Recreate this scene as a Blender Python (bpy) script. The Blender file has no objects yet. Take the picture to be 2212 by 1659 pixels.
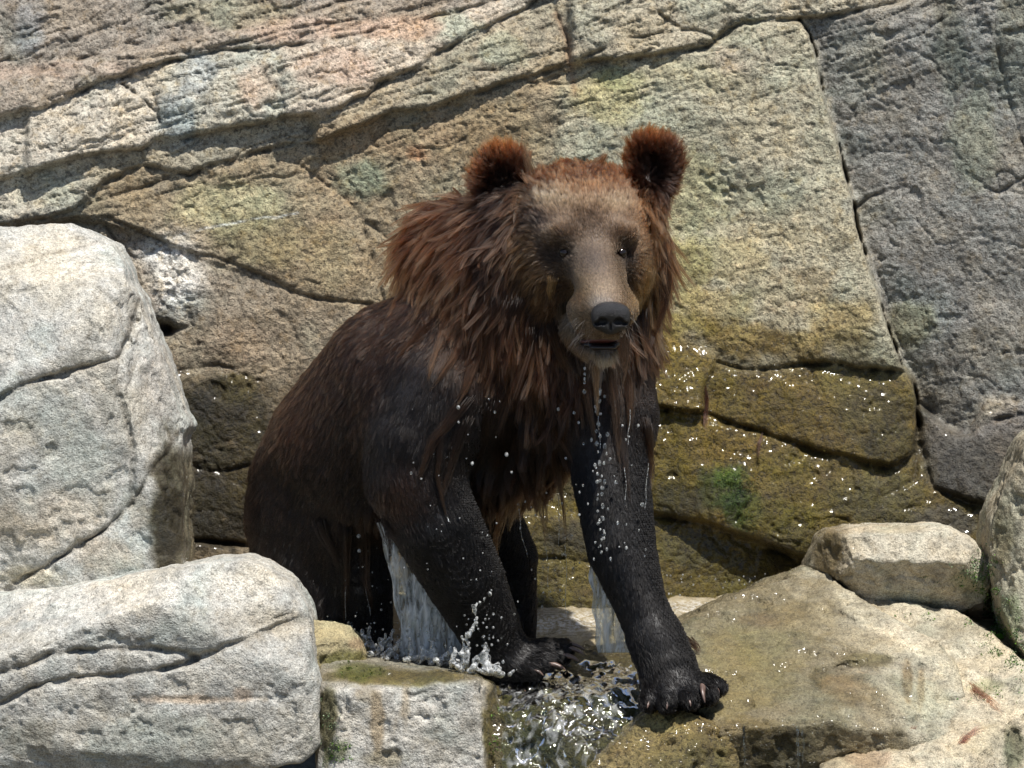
import bpy, math, random
import numpy as np
from mathutils import Vector, Matrix
from mathutils.kdtree import KDTree

R = math.radians
rng = np.random.default_rng(7)
random.seed(7)
scene = bpy.context.scene
col = scene.collection

# ------------------------------------------------------------------ camera
# photo pixels are read on a 2212 x 1659 frame; 864 of them are one metre at the bear
PPM, CX, CY = 864.0, 1106.0, 829.5
DIST, PITCH = 14.0, 15.0
DPX = DIST * PPM
T = np.array([0.0, 0.0, 1.2])
cp, sp = math.cos(R(PITCH)), math.sin(R(PITCH))
FWD = np.array([0, cp, -sp]); UP = np.array([0, sp, cp]); RIGHT = np.array([1.0, 0, 0])
cam_d = bpy.data.cameras.new('camera'); cam = bpy.data.objects.new('camera', cam_d); col.objects.link(cam)
cam.location = Vector(T - FWD * DIST); cam.rotation_euler = (R(90 - PITCH), 0, 0)
cam_d.sensor_width = 36.0; cam_d.lens = 36.0 * DIST / (2212 / PPM)
cam_d.clip_start = 0.5; cam_d.clip_end = 500
cam_d.dof.use_dof = True; cam_d.dof.focus_distance = DIST - 0.1; cam_d.dof.aperture_fstop = 7.1
scene.camera = cam

# ------------------------------------------------------------------ sky and sun
to_sun = Vector((0.22, -0.25, 1.0)).normalized()
world = bpy.data.worlds.new('World'); scene.world = world; world.use_nodes = True
wn = world.node_tree; wn.nodes.clear()
sky = wn.nodes.new('ShaderNodeTexSky'); sky.sky_type = 'NISHITA'; sky.sun_disc = False
sky.sun_elevation = math.asin(to_sun.z); sky.sun_rotation = math.atan2(to_sun.x, to_sun.y)
bgn = wn.nodes.new('ShaderNodeBackground'); bgn.inputs['Strength'].default_value = 0.085
wo = wn.nodes.new('ShaderNodeOutputWorld')
wn.links.new(sky.outputs[0], bgn.inputs['Color']); wn.links.new(bgn.outputs[0], wo.inputs['Surface'])
sun_d = bpy.data.lights.new('sun', 'SUN'); sun_d.energy = 4.6; sun_d.angle = R(0.53); sun_d.color = (1.0, 0.965, 0.91)
sun = bpy.data.objects.new('sun', sun_d); col.objects.link(sun)
sun.rotation_euler = to_sun.to_track_quat('Z', 'Y').to_euler(); sun.location = (0, -3, 8)

vs = scene.view_settings
vs.view_transform = 'Standard'; vs.look = 'None'; vs.exposure = 0.42; vs.gamma = 1.0; vs.use_curve_mapping = False
cy = scene.cycles
cy.use_denoising = True
cy.caustics_reflective = False; cy.caustics_refractive = False
cy.max_bounces = 10; cy.transparent_max_bounces = 16; cy.transmission_bounces = 8; cy.glossy_bounces = 4; cy.diffuse_bounces = 4
cy.sample_clamp_indirect = 6.0

# ------------------------------------------------------------------ numeric helpers
def q_of(px, py, d):
    """pixel + depth (all in pixel units) -> orthonormal camera-aligned frame (right, down, away)"""
    k = 1 + np.asarray(d, float) / DPX
    return np.stack(np.broadcast_arrays((np.asarray(px, float) - CX) * k, (np.asarray(py, float) - CY) * k, np.asarray(d, float)), -1)

def world_of(q):
    q = np.asarray(q, float) / PPM
    return T + q[..., 0:1] * RIGHT - q[..., 1:2] * UP + q[..., 2:3] * FWD

def px_of(q):
    k = 1 + q[..., 2] / DPX
    return q[..., 0] / k + CX, q[..., 1] / k + CY

def _h(ix, iy, iz, seed):
    with np.errstate(over='ignore'):
        h = (ix.astype(np.uint32) * np.uint32(374761393) + iy.astype(np.uint32) * np.uint32(668265263)
             + iz.astype(np.uint32) * np.uint32(2147483647) + np.uint32(seed * 974711 + 12345))
        h = (h ^ (h >> np.uint32(13))) * np.uint32(1274126177)
        h = h ^ (h >> np.uint32(16))
    return h.astype(np.float32) / np.float32(4294967295.0) * 2 - 1

def vnoise(p, seed=0):
    p = np.asarray(p, np.float32)
    f = np.floor(p); i = f.astype(np.int64); t = p - f
    t = t * t * t * (t * (t * 6 - 15) + 10)
    out = 0
    for dx in (0, 1):
        wx = t[:, 0] if dx else 1 - t[:, 0]
        for dy in (0, 1):
            wy = t[:, 1] if dy else 1 - t[:, 1]
            for dz in (0, 1):
                wz = t[:, 2] if dz else 1 - t[:, 2]
                out = out + wx * wy * wz * _h(i[:, 0] + dx, i[:, 1] + dy, i[:, 2] + dz, seed)
    return out

def fbm(p, octaves=4, seed=0, gain=0.5):
    s, a, tot = 0, 1.0, 0
    p = np.asarray(p, np.float32)
    for o in range(octaves):
        s = s + a * vnoise(p * (2.03 ** o) + 17.3 * o, seed + o); tot += a; a *= gain
    return s / tot

def sstep(a, b, x):
    t = np.clip((x - a) / (b - a), 0, 1)
    return t * t * (3 - 2 * t)

def seg_dist(x, y, pts):
    """distance from points to a polyline"""
    best = np.full(x.shape, 1e9, np.float32)
    pts = np.asarray(pts, float)
    for (x0, y0), (x1, y1) in zip(pts[:-1], pts[1:]):
        dx, dy = x1 - x0, y1 - y0
        t = np.clip(((x - x0) * dx + (y - y0) * dy) / (dx * dx + dy * dy + 1e-9), 0, 1)
        best = np.minimum(best, (x - x0 - t * dx) ** 2 + (y - y0 - t * dy) ** 2)
    return np.sqrt(best)

def in_poly(x, y, pts):
    c = np.zeros(x.shape, bool)
    n = len(pts)
    for i in range(n):
        x0, y0 = pts[i]; x1, y1 = pts[(i + 1) % n]
        if y0 == y1: continue
        m = (y0 > y) != (y1 > y)
        c ^= m & (x < (x1 - x0) * (y - y0) / (y1 - y0) + x0)
    return c

def poly_sdf(x, y, pts):
    d = seg_dist(x, y, list(pts) + [pts[0]])
    return np.where(in_poly(x, y, pts), -d, d)

def smax(a, b, k):
    h = np.clip(0.5 + 0.5 * (a - b) / k, 0, 1)
    return b + (a - b) * h + k * h * (1 - h)

def smin(a, b, k):
    return -smax(-a, -b, k)

def surface_nets(F, origin, step):
    S = F < 0
    c = S[:-1, :-1, :-1].astype(np.int8)
    n = np.zeros_like(c)
    for dx in (0, 1):
        for dy in (0, 1):
            for dz in (0, 1):
                n += S[dx:S.shape[0] - 1 + dx, dy:S.shape[1] - 1 + dy, dz:S.shape[2] - 1 + dz]
    act = (n > 0) & (n < 8)
    idx = np.argwhere(act)
    vid = np.full(act.shape, -1, np.int32); vid[act] = np.arange(len(idx))
    corners = [(a, b, cc) for a in (0, 1) for b in (0, 1) for cc in (0, 1)]
    val = np.stack([F[idx[:, 0] + a, idx[:, 1] + b, idx[:, 2] + cc] for a, b, cc in corners], 1)
    pos = np.zeros((len(idx), 3)); cnt = np.zeros(len(idx))
    for i in range(8):
        for j in range(i + 1, 8):
            ci, cj = np.array(corners[i]), np.array(corners[j])
            if np.abs(ci - cj).sum() != 1: continue
            a, b = val[:, i], val[:, j]
            m = (a < 0) != (b < 0)
            t = np.where(m, a / np.where(m, a - b, 1), 0)
            pos += np.where(m[:, None], ci + t[:, None] * (cj - ci), 0); cnt += m
    V = (idx + pos / cnt[:, None]) * step + np.asarray(origin)
    quads = []
    for ax in range(3):
        sl0 = [slice(None)] * 3; sl1 = [slice(None)] * 3
        sl0[ax] = slice(0, -1); sl1[ax] = slice(1, None)
        A, B = S[tuple(sl0)], S[tuple(sl1)]
        e = np.argwhere(A != B)
        u, v = (ax + 1) % 3, (ax + 2) % 3
        ok = (e[:, u] > 0) & (e[:, v] > 0) & (e[:, u] < F.shape[u] - 1) & (e[:, v] < F.shape[v] - 1)
        e = e[ok]
        def cell(du, dv):
            k = e.copy(); k[:, u] -= du; k[:, v] -= dv
            return vid[k[:, 0], k[:, 1], k[:, 2]]
        q = np.stack([cell(1, 1), cell(0, 1), cell(0, 0), cell(1, 0)], 1)
        fl = A[tuple(e.T)]
        q[~fl] = q[~fl][:, ::-1]
        quads.append(q)
    return V, np.concatenate(quads)

def quad_normals(V, Q):
    a = V[Q[:, 2]] - V[Q[:, 0]]; b = V[Q[:, 3]] - V[Q[:, 1]]
    n = np.cross(a, b)
    vn = np.zeros_like(V)
    for k in range(4):
        for ax in range(3):
            vn[:, ax] += np.bincount(Q[:, k], n[:, ax], len(V))
    return vn / (np.linalg.norm(vn, axis=1, keepdims=True) + 1e-9)

def smooth(V, Q, it=1, lam=0.5):
    for _ in range(it):
        acc = np.zeros_like(V); cnt = np.zeros(len(V))
        for k in range(4):
            for o in (1, 3):
                j = Q[:, (k + o) % 4]
                for ax in range(3): acc[:, ax] += np.bincount(Q[:, k], V[j, ax], len(V))
                cnt += np.bincount(Q[:, k], minlength=len(V))
        V = V + lam * (acc / np.maximum(cnt, 1)[:, None] - V)
    return V

def make_mesh(name, Vw, faces, mat, parent=None, attrs=None, smooth_shade=True):
    me = bpy.data.meshes.new(name)
    faces = np.asarray(faces, np.int32); k = faces.shape[1]
    me.vertices.add(len(Vw)); me.vertices.foreach_set('co', np.asarray(Vw, np.float32).ravel())
    me.loops.add(faces.size); me.loops.foreach_set('vertex_index', faces.ravel())
    me.polygons.add(len(faces)); me.polygons.foreach_set('loop_start', np.arange(0, faces.size, k, dtype=np.int32))
    me.polygons.foreach_set('use_smooth', np.full(len(faces), smooth_shade))
    me.update(calc_edges=True); me.validate()
    for an, av in (attrs or {}).items():
        av = np.asarray(av, np.float32)
        if av.ndim == 2:
            a = me.attributes.new(an, 'FLOAT_COLOR', 'POINT')
            a.data.foreach_set('color', np.concatenate([av, np.ones((len(av), 1), np.float32)], 1).ravel())
        else:
            a = me.attributes.new(an, 'FLOAT', 'POINT'); a.data.foreach_set('value', av)
    me.materials.append(mat)
    o = bpy.data.objects.new(name, me); col.objects.link(o)
    if parent: o.parent = parent
    return o

def tag(o, label=None, cat=None, group=None, kind=None):
    if label: o['label'] = label
    if cat: o['category'] = cat
    if group: o['group'] = group
    if kind: o['kind'] = kind
    return o

def empty(name, q):
    e = bpy.data.objects.new(name, None); col.objects.link(e)
    return e

# ------------------------------------------------------------------ materials
def nodes_of(name):
    m = bpy.data.materials.new(name); m.use_nodes = True
    nt = m.node_tree; nt.nodes.clear()
    out = nt.nodes.new('ShaderNodeOutputMaterial')
    return m, nt, out

def N(nt, typ, **kw):
    n = nt.nodes.new(typ)
    for k, v in kw.items():
        if k in ('inp',):
            for kk, vv in v.items(): n.inputs[kk].default_value = vv
        else: setattr(n, k, v)
    return n

def math_n(nt, op, a, b=None, clamp=False):
    n = nt.nodes.new('ShaderNodeMath'); n.operation = op; n.use_clamp = clamp
    for i, x in enumerate((a, b)):
        if x is None: continue
        if isinstance(x, (int, float)): n.inputs[i].default_value = x
        else: nt.links.new(x, n.inputs[i])
    return n.outputs[0]

def mix_c(nt, fac, a, b, blend='MIX'):
    n = nt.nodes.new('ShaderNodeMix'); n.data_type = 'RGBA'; n.blend_type = blend
    for sock, x in ((n.inputs[0], fac), (n.inputs[6], a), (n.inputs[7], b)):
        if isinstance(x, (int, float)): sock.default_value = x
        elif isinstance(x, tuple): sock.default_value = x if len(x) == 4 else (*x, 1)
        else: nt.links.new(x, sock)
    return n.outputs[2]

def ramp(nt, x, stops):
    n = nt.nodes.new('ShaderNodeValToRGB')
    el = n.color_ramp.elements
    while len(el) < len(stops): el.new(0.5)
    for e, (p, c) in zip(el, stops):
        e.position = p; e.color = (c, c, c, 1) if isinstance(c, (int, float)) else (*c, 1)
    nt.links.new(x, n.inputs[0])
    return n.outputs[0]

def rock_material(name, relief=1.0, pits=1.0, mottle=0.6, glint=(0.575, 0.70), gh=0.0050, gs=88):
    m, nt, out = nodes_of(name); L = nt.links.new
    co = N(nt, 'ShaderNodeTexCoord').outputs['Object']
    base = N(nt, 'ShaderNodeAttribute', attribute_name='col').outputs['Color']
    wet = N(nt, 'ShaderNodeAttribute', attribute_name='wet').outputs['Fac']
    def noise(scale, detail, rough=0.6, off=0.0, dist=0.0):
        mp = N(nt, 'ShaderNodeMapping'); mp.inputs['Location'].default_value = (off, off * .7, -off)
        L(co, mp.inputs['Vector'])
        n = N(nt, 'ShaderNodeTexNoise', inp={'Scale': scale, 'Detail': detail, 'Roughness': rough, 'Distortion': dist})
        L(mp.outputs[0], n.inputs['Vector']); return n.outputs['Fac']
    n_big = noise(5, 3, .6, 3.1)
    n_mid = noise(26, 4, .68, 1.7)
    n_fine = noise(95, 3, .72, 9.2)
    n_gr = noise(250, 2, .75, 5.0)
    vor = N(nt, 'ShaderNodeTexVoronoi', inp={'Scale': 62.0, 'Randomness': 1.0}); vor.feature = 'F1'
    mpw = N(nt, 'ShaderNodeVectorMath', operation='ADD'); L(co, mpw.inputs[0])
    wob = N(nt, 'ShaderNodeTexNoise', inp={'Scale': 40.0, 'Detail': 3.0}); L(co, wob.inputs['Vector'])
    sc = N(nt, 'ShaderNodeVectorMath', operation='SCALE'); sc.inputs['Scale'].default_value = 0.035; L(wob.outputs['Color'], sc.inputs[0])
    L(sc.outputs[0], mpw.inputs[1]); L(mpw.outputs[0], vor.inputs['Vector'])
    pit_near = ramp(nt, vor.outputs['Distance'], [(0.06, 1.0), (0.26, 0.0)])
    pit_sel = ramp(nt, n_mid, [(0.50, 0.0), (0.60, 1.0)])
    pit_a = math_n(nt, 'MULTIPLY', pit_near, pit_sel)
    pit_b = ramp(nt, n_fine, [(0.36, 1.0), (0.45, 0.0)])
    pit = math_n(nt, 'MAXIMUM', pit_a, math_n(nt, 'MULTIPLY', pit_b, 0.75))
    pit = math_n(nt, 'MULTIPLY', pit, pits, True)
    # colour
    g1 = ramp(nt, n_mid, [(0.30, 0.62), (0.5, 1.0), (0.72, 1.28)])
    g2 = ramp(nt, n_gr, [(0.30, 0.55), (0.5, 1.0), (0.70, 1.42)])
    c = mix_c(nt, 1.0, base, g1, 'MULTIPLY'); c = mix_c(nt, 1.0, c, g2, 'MULTIPLY')
    hue = ramp(nt, n_big, [(0.34, (0.86, 0.96, 0.98)), (0.5, (1, 1, 1)), (0.66, (1.06, 1.0, 0.90))])
    c = mix_c(nt, 0.8, c, hue, 'MULTIPLY')
    n_hue = noise(34, 3, .7, 21.0)
    mott = ramp(nt, n_hue, [(0.32, (0.74, 0.63, 0.44)), (0.45, (1.0, 0.98, 0.94)), (0.56, (0.98, 1.0, 0.98)), (0.70, (1.12, 1.02, 0.96))])
    c = mix_c(nt, mottle, c, mott, 'MULTIPLY')
    c = mix_c(nt, math_n(nt, 'MULTIPLY', pit, 0.72), c, (0.075, 0.062, 0.048))
    c = mix_c(nt, wet, c, mix_c(nt, 1.0, c, (0.40, 0.36, 0.26), 'MULTIPLY'))
    # relief
    h = math_n(nt, 'MULTIPLY', n_mid, 0.010)
    h = math_n(nt, 'ADD', h, math_n(nt, 'MULTIPLY', n_fine, 0.0055))
    h = math_n(nt, 'ADD', h, math_n(nt, 'MULTIPLY', n_gr, 0.0022))
    h = math_n(nt, 'SUBTRACT', h, math_n(nt, 'MULTIPLY', pit, 0.004))
    bump = N(nt, 'ShaderNodeBump', inp={'Strength': 0.95 * relief, 'Distance': 1.0}); L(h, bump.inputs['Height'])
    b = N(nt, 'ShaderNodeBsdfPrincipled')
    rgh = math_n(nt, 'SUBTRACT', 0.9, math_n(nt, 'MULTIPLY', wet, 0.25))
    rgh = math_n(nt, 'ADD', rgh, math_n(nt, 'MULTIPLY', math_n(nt, 'SUBTRACT', n_fine, 0.5), 0.2), True)
    L(c, b.inputs['Base Color']); L(rgh, b.inputs['Roughness']); L(bump.outputs[0], b.inputs['Normal'])
    b.inputs['Specular IOR Level'].default_value = 0.4
    # running water film: a smooth rippled coat over the soaked stone
    rip = noise(gs, 2, .55, 12.0, 1.2)
    hb = math_n(nt, 'MULTIPLY', ramp(nt, rip, [(glint[0], 0.0), (glint[1], 1.0)]), gh)
    cb = N(nt, 'ShaderNodeBump', inp={'Strength': 0.9, 'Distance': 1.0}); L(hb, cb.inputs['Height'])
    L(wet, b.inputs['Coat Weight']); b.inputs['Coat Roughness'].default_value = 0.11; b.inputs['Coat IOR'].default_value = 1.33
    L(cb.outputs[0], b.inputs['Coat Normal'])
    L(b.outputs[0], out.inputs['Surface'])
    return m

M_ROCK = rock_material('rock')
M_BOULDER = rock_material('pale_rock', 0.85, 0.5, 0.3, (0.46, 0.58), 0.0105, 125)

def simple_material(name, color, rough=0.5, **kw):
    m, nt, out = nodes_of(name)
    co = N(nt, 'ShaderNodeTexCoord').outputs['Object']
    n = N(nt, 'ShaderNodeTexNoise', inp={'Scale': kw.get('scale', 120.0), 'Detail': 5.0, 'Roughness': 0.65}); nt.links.new(co, n.inputs['Vector'])
    lo = tuple(x * 0.65 for x in color); hi = tuple(min(1, x * 1.3) for x in color)
    c = ramp(nt, n.outputs['Fac'], [(0.3, lo), (0.7, hi)])
    bm = N(nt, 'ShaderNodeBump', inp={'Strength': kw.get('bump', 0.3), 'Distance': 0.002}); nt.links.new(n.outputs['Fac'], bm.inputs['Height'])
    b = N(nt, 'ShaderNodeBsdfPrincipled'); b.inputs['Roughness'].default_value = rough
    b.inputs['Specular IOR Level'].default_value = kw.get('spec', 0.5)
    nt.links.new(c, b.inputs['Base Color']); nt.links.new(bm.outputs[0], b.inputs['Normal']); nt.links.new(b.outputs[0], out.inputs['Surface'])
    return m

def pool_material():
    m, nt, out = nodes_of('murky_water'); L = nt.links.new
    co = N(nt, 'ShaderNodeTexCoord').outputs['Object']
    foam = N(nt, 'ShaderNodeAttribute', attribute_name='foam').outputs['Fac']
    n1 = N(nt, 'ShaderNodeTexNoise', inp={'Scale': 28.0, 'Detail': 5.0, 'Roughness': 0.6, 'Distortion': 0.6}); L(co, n1.inputs['Vector'])
    n2 = N(nt, 'ShaderNodeTexNoise', inp={'Scale': 90.0, 'Detail': 4.0, 'Roughness': 0.6}); L(co, n2.inputs['Vector'])
    c = ramp(nt, n1.outputs['Fac'], [(0.3, (0.22, 0.175, 0.10)), (0.7, (0.36, 0.30, 0.19))])
    fm = math_n(nt, 'MULTIPLY', foam, ramp(nt, n2.outputs['Fac'], [(0.42, 0.0), (0.62, 1.0)]), True)
    c = mix_c(nt, fm, c, (0.72, 0.71, 0.68))
    h = math_n(nt, 'ADD', math_n(nt, 'MULTIPLY', n1.outputs['Fac'], 0.012), math_n(nt, 'MULTIPLY', n2.outputs['Fac'], 0.004))
    bm = N(nt, 'ShaderNodeBump', inp={'Strength': 0.7, 'Distance': 1.0}); L(h, bm.inputs['Height'])
    b = N(nt, 'ShaderNodeBsdfPrincipled', inp={'Roughness': 0.14, 'IOR': 1.33})
    L(c, b.inputs['Base Color']); L(bm.outputs[0], b.inputs['Normal']); L(b.outputs[0], out.inputs['Surface'])
    return m
M_POOL = pool_material()

def clear_water(name, foamy=0.0, sx=60.0, sz=8.0, thin=False, bump=.006, tint=(0.93, 0.95, 0.92), cap=1.0):
    m, nt, out = nodes_of(name); L = nt.links.new
    co = N(nt, 'ShaderNodeTexCoord').outputs['Object']
    mp = N(nt, 'ShaderNodeMapping'); mp.inputs['Scale'].default_value = (sx, sx, sz); L(co, mp.inputs['Vector'])
    n = N(nt, 'ShaderNodeTexNoise', inp={'Scale': 1.0, 'Detail': 4.0, 'Roughness': 0.6, 'Distortion': 0.8}); L(mp.outputs[0], n.inputs['Vector'])
    bm = N(nt, 'ShaderNodeBump', inp={'Strength': 0.8, 'Distance': bump}); L(n.outputs['Fac'], bm.inputs['Height'])
    tr = N(nt, 'ShaderNodeBsdfTransparent', inp={'Color': (*tint, 1)})
    gl = N(nt, 'ShaderNodeBsdfGlossy', inp={'Roughness': 0.07, 'Color': (1, 1, 1, 1)}); L(bm.outputs[0], gl.inputs['Normal'])
    fr = N(nt, 'ShaderNodeFresnel', inp={'IOR': 1.33}); L(bm.outputs[0], fr.inputs['Normal'])
    mx = N(nt, 'ShaderNodeMixShader'); L(fr.outputs[0], mx.inputs[0]); L(tr.outputs[0], mx.inputs[1]); L(gl.outputs[0], mx.inputs[2])
    res = mx.outputs[0]
    if not thin:
        g = N(nt, 'ShaderNodeBsdfGlass', inp={'Roughness': 0.02, 'IOR': 1.33, 'Color': (0.97, 0.98, 0.97, 1)}); L(bm.outputs[0], g.inputs['Normal'])
        mg = N(nt, 'ShaderNodeMixShader', inp={0: 0.6}); L(res, mg.inputs[1]); L(g.outputs[0], mg.inputs[2]); res = mg.outputs[0]
    df = N(nt, 'ShaderNodeBsdfPrincipled', inp={'Base Color': (0.78, 0.79, 0.77, 1), 'Roughness': 0.25}); L(bm.outputs[0], df.inputs['Normal'])
    f = ramp(nt, n.outputs['Fac'], [(0.62 - 0.35 * foamy, 0.0), (0.80 - 0.2 * foamy, min(cap, 0.15 + foamy))])
    m2 = N(nt, 'ShaderNodeMixShader'); L(f, m2.inputs[0]); L(res, m2.inputs[1]); L(df.outputs[0], m2.inputs[2])
    L(m2.outputs[0], out.inputs['Surface'])
    return m
M_WATER = clear_water('clear_water', 0.10)
M_DROP = clear_water('water_drop', 0.55, 160, 160)
M_SPLASH = clear_water('splash_water', 0.62, 90, 90)
M_CASCADE = clear_water('cascade_water', 0.30, 26, 13, True, .004, (.84, .88, .78))
M_FILM = clear_water('water_film', 0.04, 75, 75, True, .009, (.86, .84, .76))
M_SHEET = clear_water('falling_water', 0.78, 80, 7, True, .008)

# ------------------------------------------------------------------ the cliff
DW = 760.0        # depth of the cliff plane behind the bear, in pixels
L0 = [(-700, 330), (0, 170), (137, 137), (208, 115), (328, 98), (438, 71), (492, 60), (574, 60), (656, 27), (738, 0), (1300, -170), (2900, -500)]
L0b = [(246, 131), (383, 115), (492, 98), (580, 71), (684, 49), (820, 33), (897, 16), (1000, -20)]
L1 = [(-700, 450), (0, 257), (60, 241), (137, 219), (213, 180), (284, 159), (306, 148), (383, 128), (465, 112), (547, 104), (629, 98), (711, 85), (793, 68), (875, 46), (957, 33), (1040, 5), (1300, -80), (2900, -480)]
L2 = [(-700, 560), (0, 394), (60, 377), (137, 350), (219, 334), (306, 323), (339, 301), (372, 304), (465, 284), (574, 268), (618, 254), (684, 252), (738, 235), (793, 208), (820, 180), (875, 159), (930, 126), (1012, 82), (1067, 49), (1138, 16), (1160, -10), (2900, -450)]
L3 = [(-700, 640), (0, 486), (60, 478), (110, 470), (153, 459), (190, 425), (230, 392), (306, 355), (361, 372), (405, 377), (470, 355), (547, 328), (618, 312), (684, 312), (738, 290), (793, 268), (848, 243), (930, 236), (1012, 208), (1094, 180), (1206, 147), (1251, 136), (1330, 133), (1400, 122), (1470, 110), (1530, 100), (1560, 70), (1606, 50), (1731, 42), (1821, 32), (1886, 17), (1956, 0), (2300, -80), (2900, -200)]
K = [(1726, 42), (1751, 75), (1761, 110), (1776, 190), (1801, 265), (1821, 340), (1841, 425), (1851, 490), (1876, 565), (1890, 605), (1906, 659), (1927, 730), (1948, 784), (1973, 822), (1985, 872), (1990, 917)]
K2 = [(1990, 917), (1973, 976), (1940, 1005), (1915, 1011), (1873, 1001), (1827, 984), (1756, 976), (1715, 959), (1648, 934), (1581, 917), (1531, 897), (1460, 885), (1380, 880)]
KM = [(1548, 784), (1606, 799), (1681, 797), (1723, 788), (1806, 786), (1873, 799), (1902, 801), (1965, 809)]
KB = [(1380, 1112), (1431, 1117), (1494, 1126), (1581, 1151), (1660, 1176), (1706, 1201), (1748, 1209), (1900, 1230), (2140, 1260)]
# polyline, groove depth, groove half-width, pillow depth, pillow width
CRACKS = [
    (L0, 22, 4.5, 14, 30), (L0b, 16, 4, 8, 22), (L1, 30, 5, 22, 30), (L2, 26, 5, 12, 24), (L3, 30, 6, 10, 26),
    ([(126, 66), (164, 104), (202, 115)], 8, 2.5, 4, 16),
    ([(262, 180), (306, 213), (339, 246), (350, 284), (361, 304)], 18, 3.5, 12, 26),
    ([(314, 158), (334, 219), (345, 257)], 12, 3, 4, 14),
    ([(536, 110), (580, 170), (607, 197), (621, 252)], 14, 3, 8, 20),
    ([(700, 70), (800, 45), (900, 20), (1000, -10)], 16, 4, 8, 18),
    ([(820, 180), (900, 165), (980, 150), (1080, 150), (1210, 110)], 10, 3, 6, 18),
    ([(153, 459), (230, 425), (300, 405), (380, 378)], 16, 4, 8, 18),
    ([(60, 377), (70, 420), (55, 470)], 10, 3, 6, 16),
    ([(306, 323), (312, 355)], 10, 3, 5, 14),
    ([(1201, 20), (1226, 90), (1231, 135), (1241, 155)], 16, 4, 10, 24),
    ([(1251, 132), (1306, 107), (1346, 85), (1471, 67)], 20, 4, 12, 24),
    ([(1401, -10), (1430, 35), (1471, 65), (1506, 66), (1536, 75), (1546, 92)], 18, 4, 12, 24),
    (K, 95, 4.5, 14, 26), (K2, 40, 7, 26, 45), (KM, 40, 6, 22, 40), (KB, 34, 7, 26, 40),
    ([(1846, 455), (1876, 425), (1916, 410), (1956, 400), (1971, 410)], 14, 4, 10, 26),
    ([(2151, 110), (2161, 175), (2186, 250), (2206, 310), (2260, 420)], 18, 5, 12, 30),
    ([(2020, 0), (2040, 90), (2045, 180)], 8, 4, 8, 30),
    ([(2126, 405), (2156, 415), (2212, 385), (2300, 360)], 10, 4, 8, 24),
    ([(1910, 640), (1925, 700), (1960, 760)], 8, 4, 6, 20),
    ([(1546, 772), (1548, 801), (1523, 838), (1515, 913)], 18, 5, 14, 30),
    ([(1648, 934), (1635, 967), (1631, 1022), (1627, 1063), (1590, 1120)], 14, 4, 10, 26),
    ([(1990, 872), (2015, 888), (2048, 926), (2098, 938), (2131, 913), (2230, 890)], 24, 6, 16, 30),
    ([(2115, 842), (2131, 863), (2212, 867), (2320, 850)], 16, 5, 8, 22),
    ([(1990, 960), (2015, 1051), (2056, 1072), (2098, 1088), (2140, 1095), (2260, 1120)], 26, 6, 16, 30),
    ([(1990, 905), (1985, 960), (1975, 1040), (1900, 1075)], 20, 6, 14, 28),
    ([(629, 345), (684, 383), (738, 421), (777, 465), (820, 500), (880, 550)], 12, 4, 10, 26),
    ([(771, 454), (793, 519), (809, 574), (830, 660)], 12, 4, 8, 22),
    ([(160, 468), (230, 472), (284, 492), (328, 512), (360, 525)], 18, 5, 10, 24),
    ([(412, 546), (487, 561), (573, 598), (630, 632), (691, 647), (800, 655)], 16, 4.5, 12, 24),
    ([(229, 490), (262, 545), (300, 560), (355, 525)], 10, 4, 10, 20),
    ([(300, 640), (340, 700), (370, 715), (410, 700)], 14, 6, 10, 22),
    ([(385, 800), (470, 790), (560, 820)], 10, 5, 12, 30),
    ([(385, 1000), (450, 1020), (560, 1005)], 14, 5, 14, 30),
    ([(380, 1168), (450, 1172), (560, 1180)], 34, 7, 10, 20),
    ([(1150, 1200), (1280, 1210), (1400, 1190)], 16, 5, 12, 26),
    ([(1180, 1060), (1290, 1080), (1400, 1060)], 12, 5, 12, 30),
]
def poly_between(top, bot, x0, x1):
    a = [(x, np.interp(x, *zip(*top))) for x in np.linspace(x0, x1, 60)]
    b = [(x, np.interp(x, *zip(*bot))) for x in np.linspace(x1, x0, 60)]
    return a + b
BIG = [(-900, 0), (3000, 0)]
TOPY = [(-900, -900), (3100, -900)]
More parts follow.
